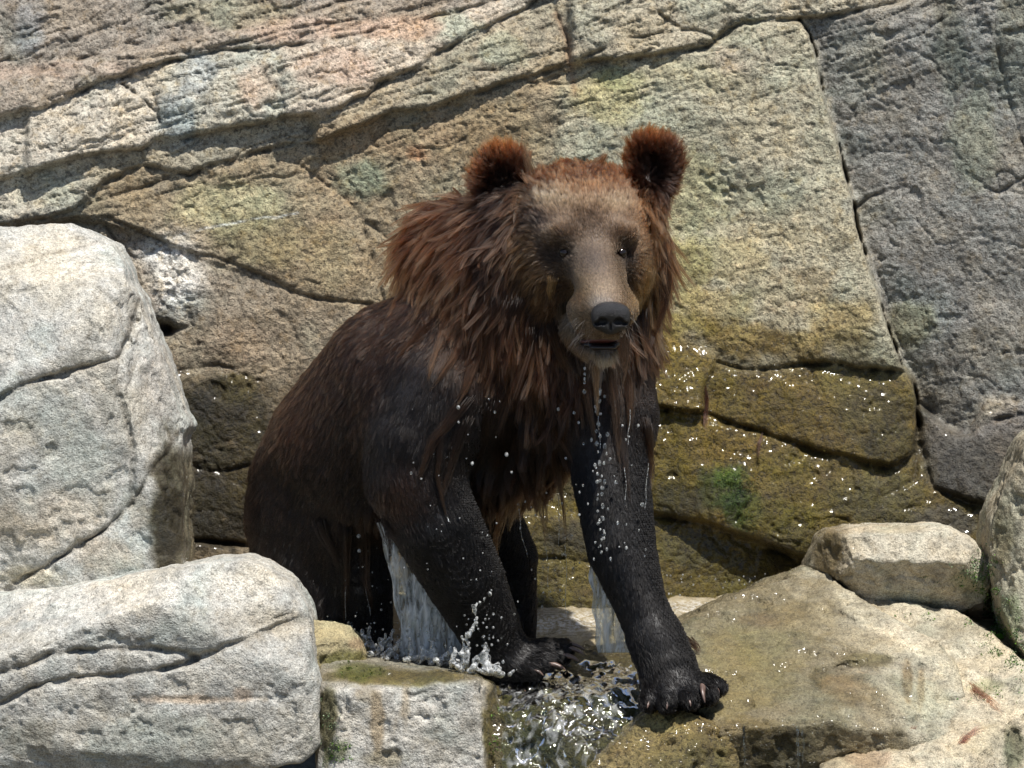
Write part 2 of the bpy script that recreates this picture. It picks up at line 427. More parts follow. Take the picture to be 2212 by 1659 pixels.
# name-less regions: polygon, offset towards viewer at pivot, pivot, slope x, slope y(up)
REG = [
    # upper slab and thin strata
    (poly_between(TOPY, L0, -700, 2300), -50, (500, 0), -0.02, 0.25),
    (poly_between(L0, L1, -700, 1250), 2, (500, 85), -0.02, 0.35),
    # the long pale band in four blocks
    (poly_between(L1, L2, -700, 60), 20, (0, 330), 0.02, 0.28),
    (poly_between(L1, L2, 60, 345), 24, (200, 260), 0.05, 0.28),
    (poly_between(L1, L2, 345, 612), 18, (480, 190), -0.05, 0.22),
    (poly_between(L1, L2, 612, 1150), 22, (820, 140), 0.02, 0.26),
    # second layer under the band
    (poly_between(L2, L3, -700, 175), 10, (60, 430), 0.0, 0.3),
    (poly_between(L2, L3, 175, 680), 2, (420, 335), 0.0, 0.2),
    (poly_between(L2, L3, 680, 1232), 10, (960, 170), 0.0, 0.26),
    (poly_between(L2, L3, 1232, 2300), 18, (1450, 60), 0.0, 0.16),
    # wall under the layers, behind the bear
    ([(-700, 640)] + [p for p in L3 if 0 <= p[0] <= 1206] + [(1222, 150), (1215, 260), (1190, 420), (1060, 590), (960, 660), (900, 700), (700, 660), (412, 546), (300, 500), (153, 470)], -8, (700, 400), 0.012, 0.02),
    ([(300, 500), (412, 546), (573, 598), (700, 652), (900, 700), (960, 800), (910, 930), (990, 1060), (940, 1200), (900, 1400), (-700, 1400), (-700, 640), (160, 470)], -16, (500, 800), -0.05, 0.0),
    # the broad pale block
    ([(1222, 140), (1330, 133), (1470, 110), (1530, 100), (1606, 50), (1726, 42)] + K + [(1965, 809)] + KM[::-1] + [(1395, 690), (1290, 660), (1180, 700), (1060, 660), (1190, 420)], 22, (1550, 400), -0.07, 0.03),
    # the grey panel beyond it, turned away
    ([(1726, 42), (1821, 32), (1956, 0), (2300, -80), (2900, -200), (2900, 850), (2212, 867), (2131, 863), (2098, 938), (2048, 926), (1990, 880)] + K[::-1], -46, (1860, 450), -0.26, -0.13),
    # mossy stones at the foot
    ([(1130, 730), (1180, 690), (1290, 660), (1395, 690), (1548, 772), (1548, 801), (1523, 838), (1515, 913), (1380, 880), (1250, 905), (1150, 870)], 48, (1450, 780), -0.05, 0.5),
    (KM + [(1985, 872)] + K2[:11] + [(1515, 913), (1523, 838)], 46, (1750, 870), 0.06, 0.14),
    ([(1120, 900), (1150, 870), (1250, 905), (1380, 880), (1531, 897), (1648, 934), (1635, 967), (1627, 1063), (1581, 1151), (1431, 1117), (1300, 1130), (1160, 1100)], 72, (1480, 1000), 0.0, 0.12),
    (K2[:10][::-1] + [(1985, 960), (2015, 1051), (2140, 1095), (2260, 1120), (2260, 1400), (1748, 1400), (1748, 1209), (1581, 1151), (1627, 1063), (1635, 967)], 52, (1800, 1080), 0.15, 0.14),
    ([(900, 1180), (1010, 1120), (1160, 1100), (1300, 1130), (1431, 1117), (1494, 1126), (1581, 1151), (1660, 1176), (1748, 1209), (1760, 1500), (900, 1500)], 104, (1330, 1300), 0.26, 0.10),
    ([(1990, 872), (2048, 926), (2098, 938), (2131, 900), (2212, 867), (2900, 850), (2900, 1300), (2260, 1120), (2140, 1095), (2015, 1051), (1988, 960)], 10, (2050, 980), -.1, 0.20),
]

def axis(lo, a, b, hi, fine, coarse):
    return np.unique(np.concatenate([np.arange(lo, a, coarse), np.arange(a, b, fine), np.arange(b, hi + 1, coarse)]))

def paint(x, y, base, blobs, p3, seed=40):
    c = base.copy()
    n = fbm(p3 / 70.0, 4, seed); n2 = fbm(p3 / 18.0, 3, seed + 9)
    for (bx, by, rx, ry, colr, a) in blobs:
        r = np.sqrt(((x - bx) / rx) ** 2 + ((y - by) / ry) ** 2)
        w = a * sstep(1.15, 0.55, r + 0.45 * n + 0.25 * n2)
        c = c * (1 - w[:, None]) + w[:, None] * np.asarray(colr)
    return c

OLIVE, DKOLIVE, OCHRE, GREEN = (.115, .085, .022), (.055, .047, .018), (.20, .145, .035), (.045, .085, .014)

def build_cliff():
    xs = axis(-700, -40, 2260, 2900, 3.3, 14); ys = axis(-460, -30, 1330, 1500, 3.3, 14)
    X, Y = np.meshgrid(xs, ys)
    x = X.ravel().astype(np.float32); y = Y.ravel().astype(np.float32)
    p2 = np.stack([x, y, np.zeros_like(x)], 1)
    # wander the drawn lines a little so that no edge is ruler-straight
    wx = x + 5 * fbm(p2 / 45, 3, 3); wy = y + 5 * fbm(p2 / 45, 3, 8)
    off = np.zeros_like(x); lab = np.zeros(x.shape, np.int32)
    for i, (pl, o, (pvx, pvy), sx, sy) in enumerate(REG):
        m = in_poly(wx, wy, pl)
        off[m] = (o - sx * (x - pvx) - sy * (pvy - y))[m]; lab[m] = i + 1
    off = off.reshape(X.shape)
    for _ in range(6):     # soften the steps
        o2 = off.copy()
        o2[1:-1] = .25 * off[:-2] + .5 * off[1:-1] + .25 * off[2:]; off = o2.copy()
        off[:, 1:-1] = .25 * o2[:, :-2] + .5 * o2[:, 1:-1] + .25 * o2[:, 2:]
    off = off.ravel()
    crk = np.zeros_like(x)
    for pl, gd, gw, pd, pw in CRACKS:
        gd, pd = gd * .62, pd * .6
        bx0, bx1 = min(p[0] for p in pl) - 90, max(p[0] for p in pl) + 90
        by0, by1 = min(p[1] for p in pl) - 90, max(p[1] for p in pl) + 90
        m = (wx > bx0) & (wx < bx1) & (wy > by0) & (wy < by1)
        if not m.any(): continue
        d = seg_dist(wx[m], wy[m], pl)
        var = 0.18 + 0.95 * np.clip(0.45 + .8 * vnoise(p2[m] / 46, 77) + .5 * vnoise(p2[m] / 17, 78), 0, 1.1)
        off[m] -= gd * var * np.exp(-(d / (gw * (0.38 + 0.5 * var))) ** 2) + pd * np.exp(-d / pw)
        crk[m] = np.maximum(crk[m], np.clip(var, 0, 1) * np.exp(-(d / gw) ** 2))
    # relief: swells, chips, tooled texture, strata along the dip
    dip = np.stack([x * .95 + y * .3, (y + .28 * x) * 3.2, np.zeros_like(x)], 1)
    off += 22 * fbm(p2 / 260, 3, 1) + 7 * fbm(p2 / 70, 3, 2) + 2.8 * fbm(p2 / 24, 3, 5) + 1.6 * vnoise(p2 / 8.0, 6)
    upper = sstep(620, 420, y + .2 * x)
    off += upper * 6 * fbm(dip / 60, 3, 12)
    rid = 1 - np.abs(fbm(dip / 90, 3, 21)); off -= (.15 + upper) * 7 * sstep(.90, 1.0, rid)
    rid2 = 1 - np.abs(fbm(np.stack([x - .3 * y, y * 1.6 + .2 * x, 0 * x], 1) / 120, 3, 27)); off -= 3 * sstep(.95, 1.0, rid2)
    chip = fbm(p2 / 38, 3, 31); off -= 5 * sstep(.28, .36, chip) * sstep(-.1, .3, fbm(p2 / 200, 2, 33))
    # crumbly deposit and its hole
    dep = np.exp(-(((x - 375) / 62) ** 2 + ((y - 600) / 85) ** 2) ** 1.5)
    off += dep * (12 + 14 * fbm(p2 / 22, 4, 50, .6))
    off -= 70 * np.exp(-(((x - 352) / 20) ** 2 + ((y - 712) / 14) ** 2))
    d = DW - off
    q = np.stack([(x - CX) * (1 + DW / DPX), (y - CY) * (1 + DW / DPX), d], 1)
    Vw = world_of(q)
    # ---- colour
    p3 = p2
    base = np.empty((len(x), 3), np.float32); base[:] = (.35, .295, .215)
    for i, cc in {1: (.30, .26, .215), 2: (.34, .29, .235), 3: (.50, .455, .38), 4: (.49, .445, .37), 5: (.46, .435, .36), 6: (.49, .42, .335), 7: (.48, .44, .36), 8: (.36, .325, .25),
                  9: (.36, .31, .225), 10: (.40, .355, .265), 11: (.31, .25, .165), 12: (.30, .245, .175), 13: (.40, .365, .265), 14: (.27, .26, .235), 15: (.26, .18, .03), 16: (.20, .145, .028),
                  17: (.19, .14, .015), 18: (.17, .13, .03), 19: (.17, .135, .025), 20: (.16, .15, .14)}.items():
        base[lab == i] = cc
    b3 = base.reshape(*X.shape, 3)
    for _ in range(5):
        b4 = b3.copy(); b4[2:-2] = (b3[:-4] + b3[1:-3] + b3[2:-2] + b3[3:-1] + b3[4:]) / 5; b3 = b4.copy(); b3[:, 2:-2] = (b4[:, :-4] + b4[:, 1:-3] + b4[:, 2:-2] + b4[:, 3:-1] + b4[:, 4:]) / 5
    base = b3.reshape(-1, 3)
    bl = [(560, 190, 70, 60, (.48, .35, .26), .7), (720, 150, 110, 50, (.47, .34, .26), .7), (420, 150, 60, 50, (.36, .385, .38), .7), (380, 260, 40, 60, (.34, .37, .37), .7),
          (980, 60, 60, 40, (.37, .40, .30), .6), (1090, 110, 60, 40, (.36, .39, .29), .5), (860, 60, 120, 30, (.50, .36, .27), .8), (620, 60, 120, 30, (.46, .33, .25), .6), (120, 150, 200, 25, (.40, .29, .22), .5),
          (60, 60, 40, 90, (.30, .31, .32), .5), (480, 20, 160, 40, (.34, .31, .20), .5),
          (100, 410, 90, 40, (.47, .42, .31), .6), (480, 450, 140, 60, (.46, .40, .235), .75), (560, 430, 60, 26, (.50, .44, .27), .7), (350, 400, 50, 30, (.20, .175, .13), .6),
          (700, 430, 80, 60, (.36, .27, .17), .6), (780, 380, 60, 50, (.30, .36, .25), .5), (880, 300, 200, 60, (.31, .22, .13), .6), (900, 330, 30, 25, (.40, .19, .09), .5), (1060, 290, 110, 90, (.29, .215, .12), .6),
          (560, 520, 120, 60, (.28, .24, .13), .6), (720, 560, 60, 70, (.32, .27, .16), .5), (480, 640, 130, 70, (.33, .28, .22), .5), (520, 740, 90, 50, (.36, .28, .205), .5),
          (1300, 210, 90, 60, (.45, .41, .215), .7), (1330, 170, 60, 30, (.30, .33, .16), .5), (1480, 160, 110, 40, (.36, .34, .22), .5), (1600, 130, 90, 40, (.45, .36, .27), .5), (1700, 300, 70, 160, (.42, .38, .28), .6),
          (1600, 470, 160, 90, (.45, .40, .27), .6), (1480, 420, 90, 110, (.31, .30, .16), .55), (1550, 560, 120, 60, (.40, .33, .16), .5), (1700, 620, 140, 60, (.46, .37, .23), .6), (1820, 690, 80, 60, (.42, .32, .235), .5),
          (1450, 600, 90, 90, (.29, .255, .10), .7), (1540, 660, 110, 50, (.30, .235, .09), .6), (1600, 735, 110, 45, (.24, .165, .045), .75), (1450, 700, 90, 40, (.26, .215, .07), .7), (1720, 750, 80, 40, (.30, .215, .08), .6), (1830, 740, 60, 40, (.16, .14, .115), .5),
          (2100, 300, 60, 130, (.26, .28, .20), .5), (2050, 110, 40, 130, (.15, .16, .125), .6), (1990, 180, 60, 40, (.15, .145, .13), .5), (1850, 150, 70, 90, (.27, .28, .235), .5), (1880, 450, 60, 40, (.26, .27, .24), .5), (2190, 120, 60, 160, (.18, .20, .16), .5),
          (2020, 620, 120, 120, (.25, .245, .235), .4), (2130, 760, 90, 60, (.215, .195, .15), .5), (1970, 700, 60, 60, (.26, .25, .21), .4),
          (1450, 790, 80, 60, OCHRE, .8), (1480, 850, 70, 40, (.19, .13, .03), .7), (1600, 850, 110, 45, (.16, .115, .025), .8), (1700, 890, 110, 50, (.13, .10, .03), .7), (1780, 830, 60, 40, (.23, .175, .085), .7), (1880, 880, 90, 80, (.10, .09, .07), .7), (1920, 960, 70, 40, (.07, .065, .055), .6),
          (1450, 960, 90, 60, (.17, .13, .022), .8), (1560, 960, 80, 40, OCHRE, .7), (1560, 1060, 70, 60, GREEN, .75), (1600, 1090, 50, 50, (.05, .12, .014), .7), (1580, 1030, 40, 26, (.10, .20, .02), .7), (1700, 1010, 80, 50, (.19, .155, .03), .8), (1760, 1110, 90, 50, (.20, .155, .03), .8), (1660, 1110, 60, 50, (.155, .135, .03), .6),
          (1880, 1080, 120, 70, (.13, .12, .095), .8), (1460, 1080, 70, 50, DKOLIVE, .8), (1500, 1190, 100, 40, (.09, .085, .05), .8), (1620, 1220, 90, 40, (.14, .115, .04), .8), (1300, 1240, 130, 40, (.19, .15, .035), .7), (1280, 1150, 130, 60, (.07, .06, .035), .8), (1220, 1010, 120, 80, (.10, .085, .04), .8),
          (2080, 1000, 90, 70, (.12, .12, .12), .7), (2060, 1130, 90, 40, (.10, .10, .10), .7),
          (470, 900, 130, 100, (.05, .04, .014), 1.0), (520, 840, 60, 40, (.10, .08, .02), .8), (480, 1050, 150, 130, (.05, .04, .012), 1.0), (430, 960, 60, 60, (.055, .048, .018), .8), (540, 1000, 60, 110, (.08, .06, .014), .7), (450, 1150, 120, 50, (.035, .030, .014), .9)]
    bl = [(a, b, rx, ry, (cc[0] * 1.0, cc[1] * .98, cc[2] * .45) if (1380 < a < 1990 and b > 680) else cc, al) for a, b, rx, ry, cc, al in bl]
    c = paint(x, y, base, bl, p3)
    # hairline white vein and white crust
    c = c * (1 - dep[:, None] * .95) + dep[:, None] * .95 * np.array([.82, .80, .75])
    vein = seg_dist(wx, wy, [(355, 525), (394, 503), (465, 487), (547, 470), (602, 470), (645, 459)])
    w = np.exp(-(vein / 1.9) ** 2) * .8 * sstep(-.35, .1, fbm(p2 / 26, 2, 91)) + .9 * np.exp(-(((x - 335) / 50) ** 2 + ((y - 548) / 24) ** 2)) ** 1.2
    w = np.clip(w, 0, 1)[:, None]; c = c * (1 - w) + w * np.array([.80, .79, .75])
    w = np.clip(np.exp(-(((x - 352) / 24) ** 2 + ((y - 712) / 17) ** 2)), 0, 1)[:, None]; c = c * (1 - w) + w * np.array([.04, .04, .035])
    # soil lodged in the joints
    w = (crk * .42)[:, None]; c = c * (1 - w) + w * np.array([.095, .072, .05])
    red = np.exp(-(seg_dist(wx, wy, [(1201, 30), (1226, 90), (1231, 135), (1241, 200)]) / 9) ** 2)[:, None] * .5
    c = c * (1 - red) + red * np.array([.22, .11, .055])
    # wetness
    n = fbm(p3 / 60, 4, 60)
    wet = sstep(640, 800, y + 90 * n + np.where(x > 1800, -(x - 1800) * .35, 0)) * sstep(1300, 1380, x) * sstep(2180, 1960, x + 60 * n)
    wet = np.maximum(wet, sstep(760, 850, y + 70 * n) * sstep(1000, 700, x))
    wet = np.maximum(wet, sstep(1040, 1120, y + 40 * n))
    wet = np.maximum(wet, sstep(900, 980, y) * sstep(800, 900, x))
    wet = np.clip(wet * (.78 + .3 * fbm(p3 / 25, 3, 66)), 0, 1)
    # faces, split by slab
    nx, ny = len(xs), len(ys)
    ii = np.arange(nx * ny).reshape(ny, nx)
    Q = np.stack([ii[:-1, :-1], ii[1:, :-1], ii[1:, 1:], ii[:-1, 1:]], -1).reshape(-1, 4)
    fl = lab[Q[:, 0]]
    root = empty('cliff', None)
    tag(root, 'tall weathered rock face of stacked slabs rising behind the wet bear', kind='structure')
    for k in np.unique(fl):
        qs = Q[fl == k]
        if len(qs) < 40: qs = qs
        u, inv = np.unique(qs, return_inverse=True)
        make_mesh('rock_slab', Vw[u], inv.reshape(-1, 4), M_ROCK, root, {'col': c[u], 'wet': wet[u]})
build_cliff()

# ------------------------------------------------------------------ boulders
GEO = {}
def build_boulder(name, label, outline, planes, back, cracks=(), base=(.45, .42, .36), blobs=(), wet_f=None, step=4.6, rnd=8, amp=1.0, dmid=None, mat=None, xlim=None, seed=0, cat='boulder', ymax=1760, oct_dip=None):
    ol = np.array(outline, float)
    dm = dmid if dmid is not None else np.mean([p[2] for p in planes])
    k = 1 + dm / DPX
    def to_q(px, py): return (np.asarray(px, float) - CX) * k, (np.asarray(py, float) - CY) * k
    oq = np.stack(to_q(ol[:, 0], ol[:, 1]), 1)
    x0, y0 = oq.min(0) - 30; x1, y1 = oq.max(0) + 30
    # front depth on the (x, y) grid
    gx = np.arange(x0, x1, step); gy = np.arange(y0, y1, step)
    GX, GY = np.meshgrid(gx, gy, indexing='ij'); fx, fy = GX.ravel().astype(np.float32), GY.ravel().astype(np.float32)
    p2 = np.stack([fx, fy, np.full_like(fx, seed * 31.7)], 1)
    wx = fx + 6 * fbm(p2 / 45, 3, seed + 1); wy = fy + 6 * fbm(p2 / 45, 3, seed + 5)
    df = None
    for (px, py, d, sx, sy) in planes:
        ax, ay = to_q(px, py)
        pd = d + sx * (wx - ax) + sy * (ay - wy)
        df = pd if df is None else smax(df, pd, 6)
    crk = np.zeros_like(fx)
    for (pl, gd, gw, pdp, pw) in cracks:
        gd, pdp = gd * .6, pdp * .6
        pq = np.stack(to_q(*np.array(pl, float).T), 1)
        d = seg_dist(wx, wy, pq)
        var = 0.2 + 0.95 * np.clip(0.5 + .8 * vnoise(p2 / 46, seed + 70) + .4 * vnoise(p2 / 18, seed + 71), 0, 1.1)
        df = df + gd * var * np.exp(-(d / (gw * (.5 + .5 * var))) ** 2) + pdp * np.exp(-d / pw)
    sdf2 = poly_sdf(wx, wy, oq)
    dmin = float(df[sdf2 < 0].min()) - 24
    gd_ = np.arange(dmin, back + 30, step * 1.25)
    # slopes make the depth distance too large: scale it down
    g = np.gradient(df.reshape(GX.shape), step)
    sl = np.sqrt(1 + np.minimum(g[0] ** 2 + g[1] ** 2, 12))
    A = sdf2.reshape(GX.shape)[:, :, None].astype(np.float32)
    B = ((df.reshape(GX.shape)[:, :, None] - gd_[None, None, :]) / sl[:, :, None]).astype(np.float32)
    F = smax(A, B, rnd); F = np.maximum(F, (gd_ - back)[None, None, :])
    Vi, Q = surface_nets(F.astype(np.float32), (0, 0, 0), 1.0)
    V = np.stack([x0 + Vi[:, 0] * step, y0 + Vi[:, 1] * step, dmin + Vi[:, 2] * step * 1.25], 1)
    V = smooth(V, Q, 1, 0.5)
    nrm = quad_normals(V, Q)
    if (V * nrm).sum() < 0 and False: pass
    # orientation: outward is where F grows; probe with front-most vertex
    i = V[:, 2].argmin()
    if nrm[i, 2] > 0: Q = Q[:, ::-1]; nrm = -nrm
    P = V + seed * 53.0
    disp = amp * (9 * fbm(P / 120, 3, seed + 11) + 5 * fbm(P / 42, 3, seed + 12) + 2.6 * fbm(P / 16, 3, seed + 13) + 1.2 * vnoise(P / 7, seed + 14))
    chip = fbm(P / 50, 3, seed + 15); disp -= amp * 7 * sstep(.25, .32, chip)
    V = V + nrm * disp[:, None]
    # the frame here is (right, down, away): mirror-handed, so faces are reversed for the world
    px, py = px_of(V)
    cb = np.empty((len(V), 3), np.float32); cb[:] = base
    c = paint(px, py, cb, blobs, P, seed + 90)
    tone = 1 + .16 * fbm(P / 80, 4, seed + 16); c = c * tone[:, None]
    for (pl, gd, gw, pdp, pw) in cracks:
        d = seg_dist(px.astype(np.float32), py.astype(np.float32), pl)
        w = (.45 * min(1, gd / 20) * np.exp(-(d / (gw * 1.2)) ** 2))[:, None]; c = c * (1 - w) + w * np.array([.11, .09, .065])
    wet = np.zeros(len(V)) if wet_f is None else np.clip(wet_f(px, py, V, nrm, P), 0, 1)
    o = make_mesh(name, world_of(V), Q[:, ::-1], mat or M_BOULDER, None, {'col': c, 'wet': wet})
    tag(o, label, cat)
    GEO[seed] = (V, Q, nrm)
    return o

def wetnoise(P, s=40, seed=5): return fbm(P / s, 3, seed)

build_boulder('boulder', 'huge pale grey boulder with diagonal cracks and a dark mossy side beside the pool',
    [(-420, 500), (0, 488), (60, 478), (120, 474), (180, 492), (232, 520), (252, 562), (262, 600), (290, 640), (300, 680), (330, 760), (365, 850), (392, 922), (382, 945), (386, 1000), (388, 1230), (384, 1420), (-420, 1420)],
    [(150, 900, 60, .22, -.12), (120, 650, 60, .16, 1.5), (275, 900, 80, 1.5, .35), (-200, 900, 70, -.3, 0), (215, 700, 62, .75, .75), (90, 1080, 52, -.05, -.3), (60, 760, 48, -.1, .45)], 620,
    cracks=[([(-400, 640), (0, 580), (60, 565), (100, 548), (165, 540), (215, 520)], 16, 4, 8, 18), ([(-400, 930), (0, 862), (60, 828), (150, 802), (250, 775), (268, 740), (285, 690), (292, 655)], 40, 6, 16, 26),
            ([(385, 935), (350, 985), (330, 1015), (282, 1090), (220, 1150), (100, 1222), (30, 1262)], 34, 5, 12, 24), ([(245, 800), (258, 860), (285, 960), (282, 1090)], 14, 5, 10, 20),
            ([(0, 640), (120, 610), (180, 570), (230, 545)], 8, 3, 5, 16), ([(285, 690), (300, 760), (270, 840)], 10, 4, 8, 20), ([(180, 800), (240, 850)], 9, 4, 6, 16)],
    base=(.44, .428, .39),
    blobs=[(120, 560, 160, 60, (.54, .505, .435), .7), (80, 880, 90, 60, (.40, .41, .37), .6), (150, 960, 90, 90, (.37, .38, .335), .6), (190, 1050, 80, 80, (.40, .40, .355), .5), (100, 1130, 130, 70, (.43, .375, .295), .6),
           (230, 1200, 80, 40, (.40, .34, .26), .6), (70, 1245, 70, 30, (.52, .46, .33), .7), (340, 820, 40, 90, (.38, .35, .31), .5), (362, 1100, 46, 180, (.06, .048, .02), 1.0), (300, 1100, 26, 60, (.26, .22, .17), .6), (250, 900, 40, 100, (.33, .33, .30), .5)],
    wet_f=lambda px, py, V, n, P: sstep(318, 352, px + 30 * wetnoise(P)) * sstep(945, 1000, py), seed=1, amp=.7)

build_boulder('boulder', 'low broad pale boulder with two wavy cracks hiding the hind paws of the bear',
    [(-420, 1330), (0, 1290), (100, 1281), (175, 1262), (240, 1254), (300, 1236), (400, 1226), (480, 1212), (530, 1210), (575, 1228), (612, 1252), (645, 1285), (660, 1318), (668, 1345), (672, 1400), (680, 1450), (690, 1500), (692, 1610), (655, 1648), (500, 1690), (300, 1740), (-420, 1760)],
    [(300, 1450, -190, .05, -.12), (270, 1312, -190, -.62, 1.75), (640, 1450, -170, 1.1, .1), (590, 1280, -120, 1.3, 1.2), (300, 1640, -160, 0, -.8), (470, 1360, -186, .35, .45), (560, 1530, -186, .3, -.25), (120, 1560, -192, -.12, -.3)], 330,
    cracks=[([(-400, 1540), (0, 1452), (60, 1436), (110, 1412), (165, 1404), (250, 1400), (330, 1400), (395, 1408), (425, 1424), (500, 1392), (560, 1372), (600, 1352), (668, 1336)], 34, 6, 12, 26),
            ([(-400, 1600), (0, 1522), (60, 1490), (110, 1472), (180, 1462), (330, 1450), (425, 1426)], 36, 6, 14, 26), ([(560, 1348), (620, 1330), (668, 1318)], 16, 4, 6, 14), ([(300, 1510), (420, 1512), (520, 1508), (610, 1512)], 5, 3, 8, 18),
            ([(180, 1530), (260, 1545), (330, 1530)], 6, 3, 8, 24)],
    base=(.43, .418, .38),
    blobs=[(200, 1290, 260, 50, (.56, .53, .47), .8), (500, 1260, 120, 50, (.55, .52, .455), .7), (420, 1340, 200, 40, (.42, .395, .345), .6), (420, 1511, 140, 14, (.50, .385, .275), .7), (520, 1500, 30, 22, (.50, .385, .29), .6),
           (300, 1590, 300, 70, (.36, .34, .29), .7), (60, 1600, 100, 50, (.33, .315, .26), .6), (520, 1590, 120, 50, (.40, .375, .31), .5), (620, 1350, 50, 40, (.47, .42, .33), .5)],
    seed=2, amp=.65)

build_boulder('rock', 'small ochre mossy rock tucked between the low broad boulder and the splash',
    [(640, 1356), (672, 1350), (712, 1352), (755, 1366), (782, 1392), (797, 1425), (800, 1520), (640, 1520)],
    [(720, 1420, 10, .3, .1), (720, 1385, 10, .1, 2.4), (775, 1430, 30, 1.4, .3)], 360, base=(.34, .29, .17),
    blobs=[(750, 1430, 60, 26, (.16, .15, .03), .8), (770, 1390, 20, 14, (.26, .17, .10), .6)], wet_f=lambda px, py, V, n, P: .6 * sstep(1380, 1430, py), seed=3, cat='rock', step=4.2, amp=1.6)

build_boulder('boulder', 'squared pale block with brown water stains and a wet mossy top under the splash',
    [(688, 1440), (720, 1432), (790, 1434), (900, 1448), (1000, 1460), (1068, 1482), (1078, 1540), (1072, 1620), (1066, 1760), (684, 1760)],
    [(880, 1560, -150, .06, -.05), (880, 1487, -150, -.25, 2.7), (1034, 1560, -145, 2.2, .1), (722, 1560, -140, -1.6, .1)], 330,
    cracks=[([(735, 1500), (760, 1580), (740, 1650)], 5, 4, 6, 18), ([(850, 1490), (900, 1500), (940, 1490)], 8, 5, 6, 14)],
    base=(.44, .42, .375),
    blobs=[(880, 1462, 210, 22, (.17, .14, .045), .95), (770, 1450, 60, 22, (.13, .15, .025), .8), (708, 1560, 22, 110, (.10, .09, .035), .9), (1062, 1560, 18, 120, (.14, .115, .03), .95), (815, 1560, 18, 90, (.22, .155, .075), .7), (876, 1530, 14, 60, (.25, .19, .11), .6), (790, 1500, 26, 20, (.22, .17, .10), .6),
           (950, 1600, 70, 60, (.40, .37, .31), .5), (730, 1620, 30, 30, (.09, .11, .03), .7), (830, 1640, 60, 24, (.24, .20, .11), .6)],
    wet_f=lambda px, py, V, n, P: np.maximum(.8 * sstep(1490, 1465, py), .8 * sstep(1040, 1058, px)), seed=4)

build_boulder('wet_ledge', 'dark mossy ledge under the front paws with water running over its lip',
    [(1030, 1478), (1060, 1468), (1100, 1456), (1150, 1440), (1200, 1427), (1280, 1410), (1365, 1394), (1480, 1382), (1640, 1372), (1640, 1760), (1030, 1760)],
    [(1300, 1410, 300, -.25, 3.6), (1300, 1505, -40, .1, 1.0), (1150, 1600, -120, -.25, .35), (1420, 1600, -140, .2, .5)], 420,
    cracks=[([(1100, 1480), (1180, 1540), (1160, 1620), (1230, 1700)], 14, 8, 20, 36), ([(1240, 1480), (1300, 1560), (1280, 1650)], 14, 8, 16, 30), ([(1400, 1420), (1390, 1500), (1440, 1600)], 8, 5, 10, 26)],
    base=(.15, .125, .045),
    blobs=[(1280, 1440, 90, 30, (.11, .10, .03), .8), (1320, 1500, 60, 50, (.075, .075, .03), .8), (1120, 1520, 50, 60, (.17, .16, .05), .7), (1160, 1600, 60, 40, (.06, .075, .025), .7), (1250, 1580, 70, 60, (.10, .085, .045), .7), (1150, 1480, 60, 20, (.12, .13, .03), .6), (1350, 1600, 60, 40, (.19, .15, .05), .6)],
    wet_f=lambda px, py, V, n, P: .95 + .1 * wetnoise(P), seed=5, cat='ledge', amp=1.6, mat=M_ROCK)

build_boulder('rock', 'angular yellow-green wet rock with a sharp crest just below the spread paw',
    [(1225, 1760), (1262, 1660), (1300, 1626), (1345, 1588), (1385, 1552), (1415, 1532), (1440, 1522), (1468, 1534), (1500, 1546), (1535, 1562), (1572, 1590), (1590, 1640), (1610, 1760)],
    [(1420, 1600, -250, -.4, .55), (1520, 1610, -245, .75, .1), (1420, 1540, -225, -.1, 2.6), (1330, 1640, -255, -.2, 1.1)], 60,
    cracks=[([(1500, 1546), (1440, 1590), (1400, 1640), (1340, 1659)], -9, 7, -6, 18), ([(1535, 1562), (1530, 1620), (1545, 1690)], 10, 5, 8, 20)],
    base=(.25, .20, .085),
    blobs=[(1520, 1630, 60, 50, (.13, .11, .035), .8), (1430, 1560, 60, 24, (.38, .33, .15), .7), (1330, 1650, 60, 26, (.30, .25, .13), .6), (1450, 1650, 50, 30, (.15, .125, .045), .7)],
    wet_f=lambda px, py, V, n, P: .6 + .4 * wetnoise(P), seed=6, cat='rock', amp=1.7, rnd=5, step=4.2, mat=M_ROCK)

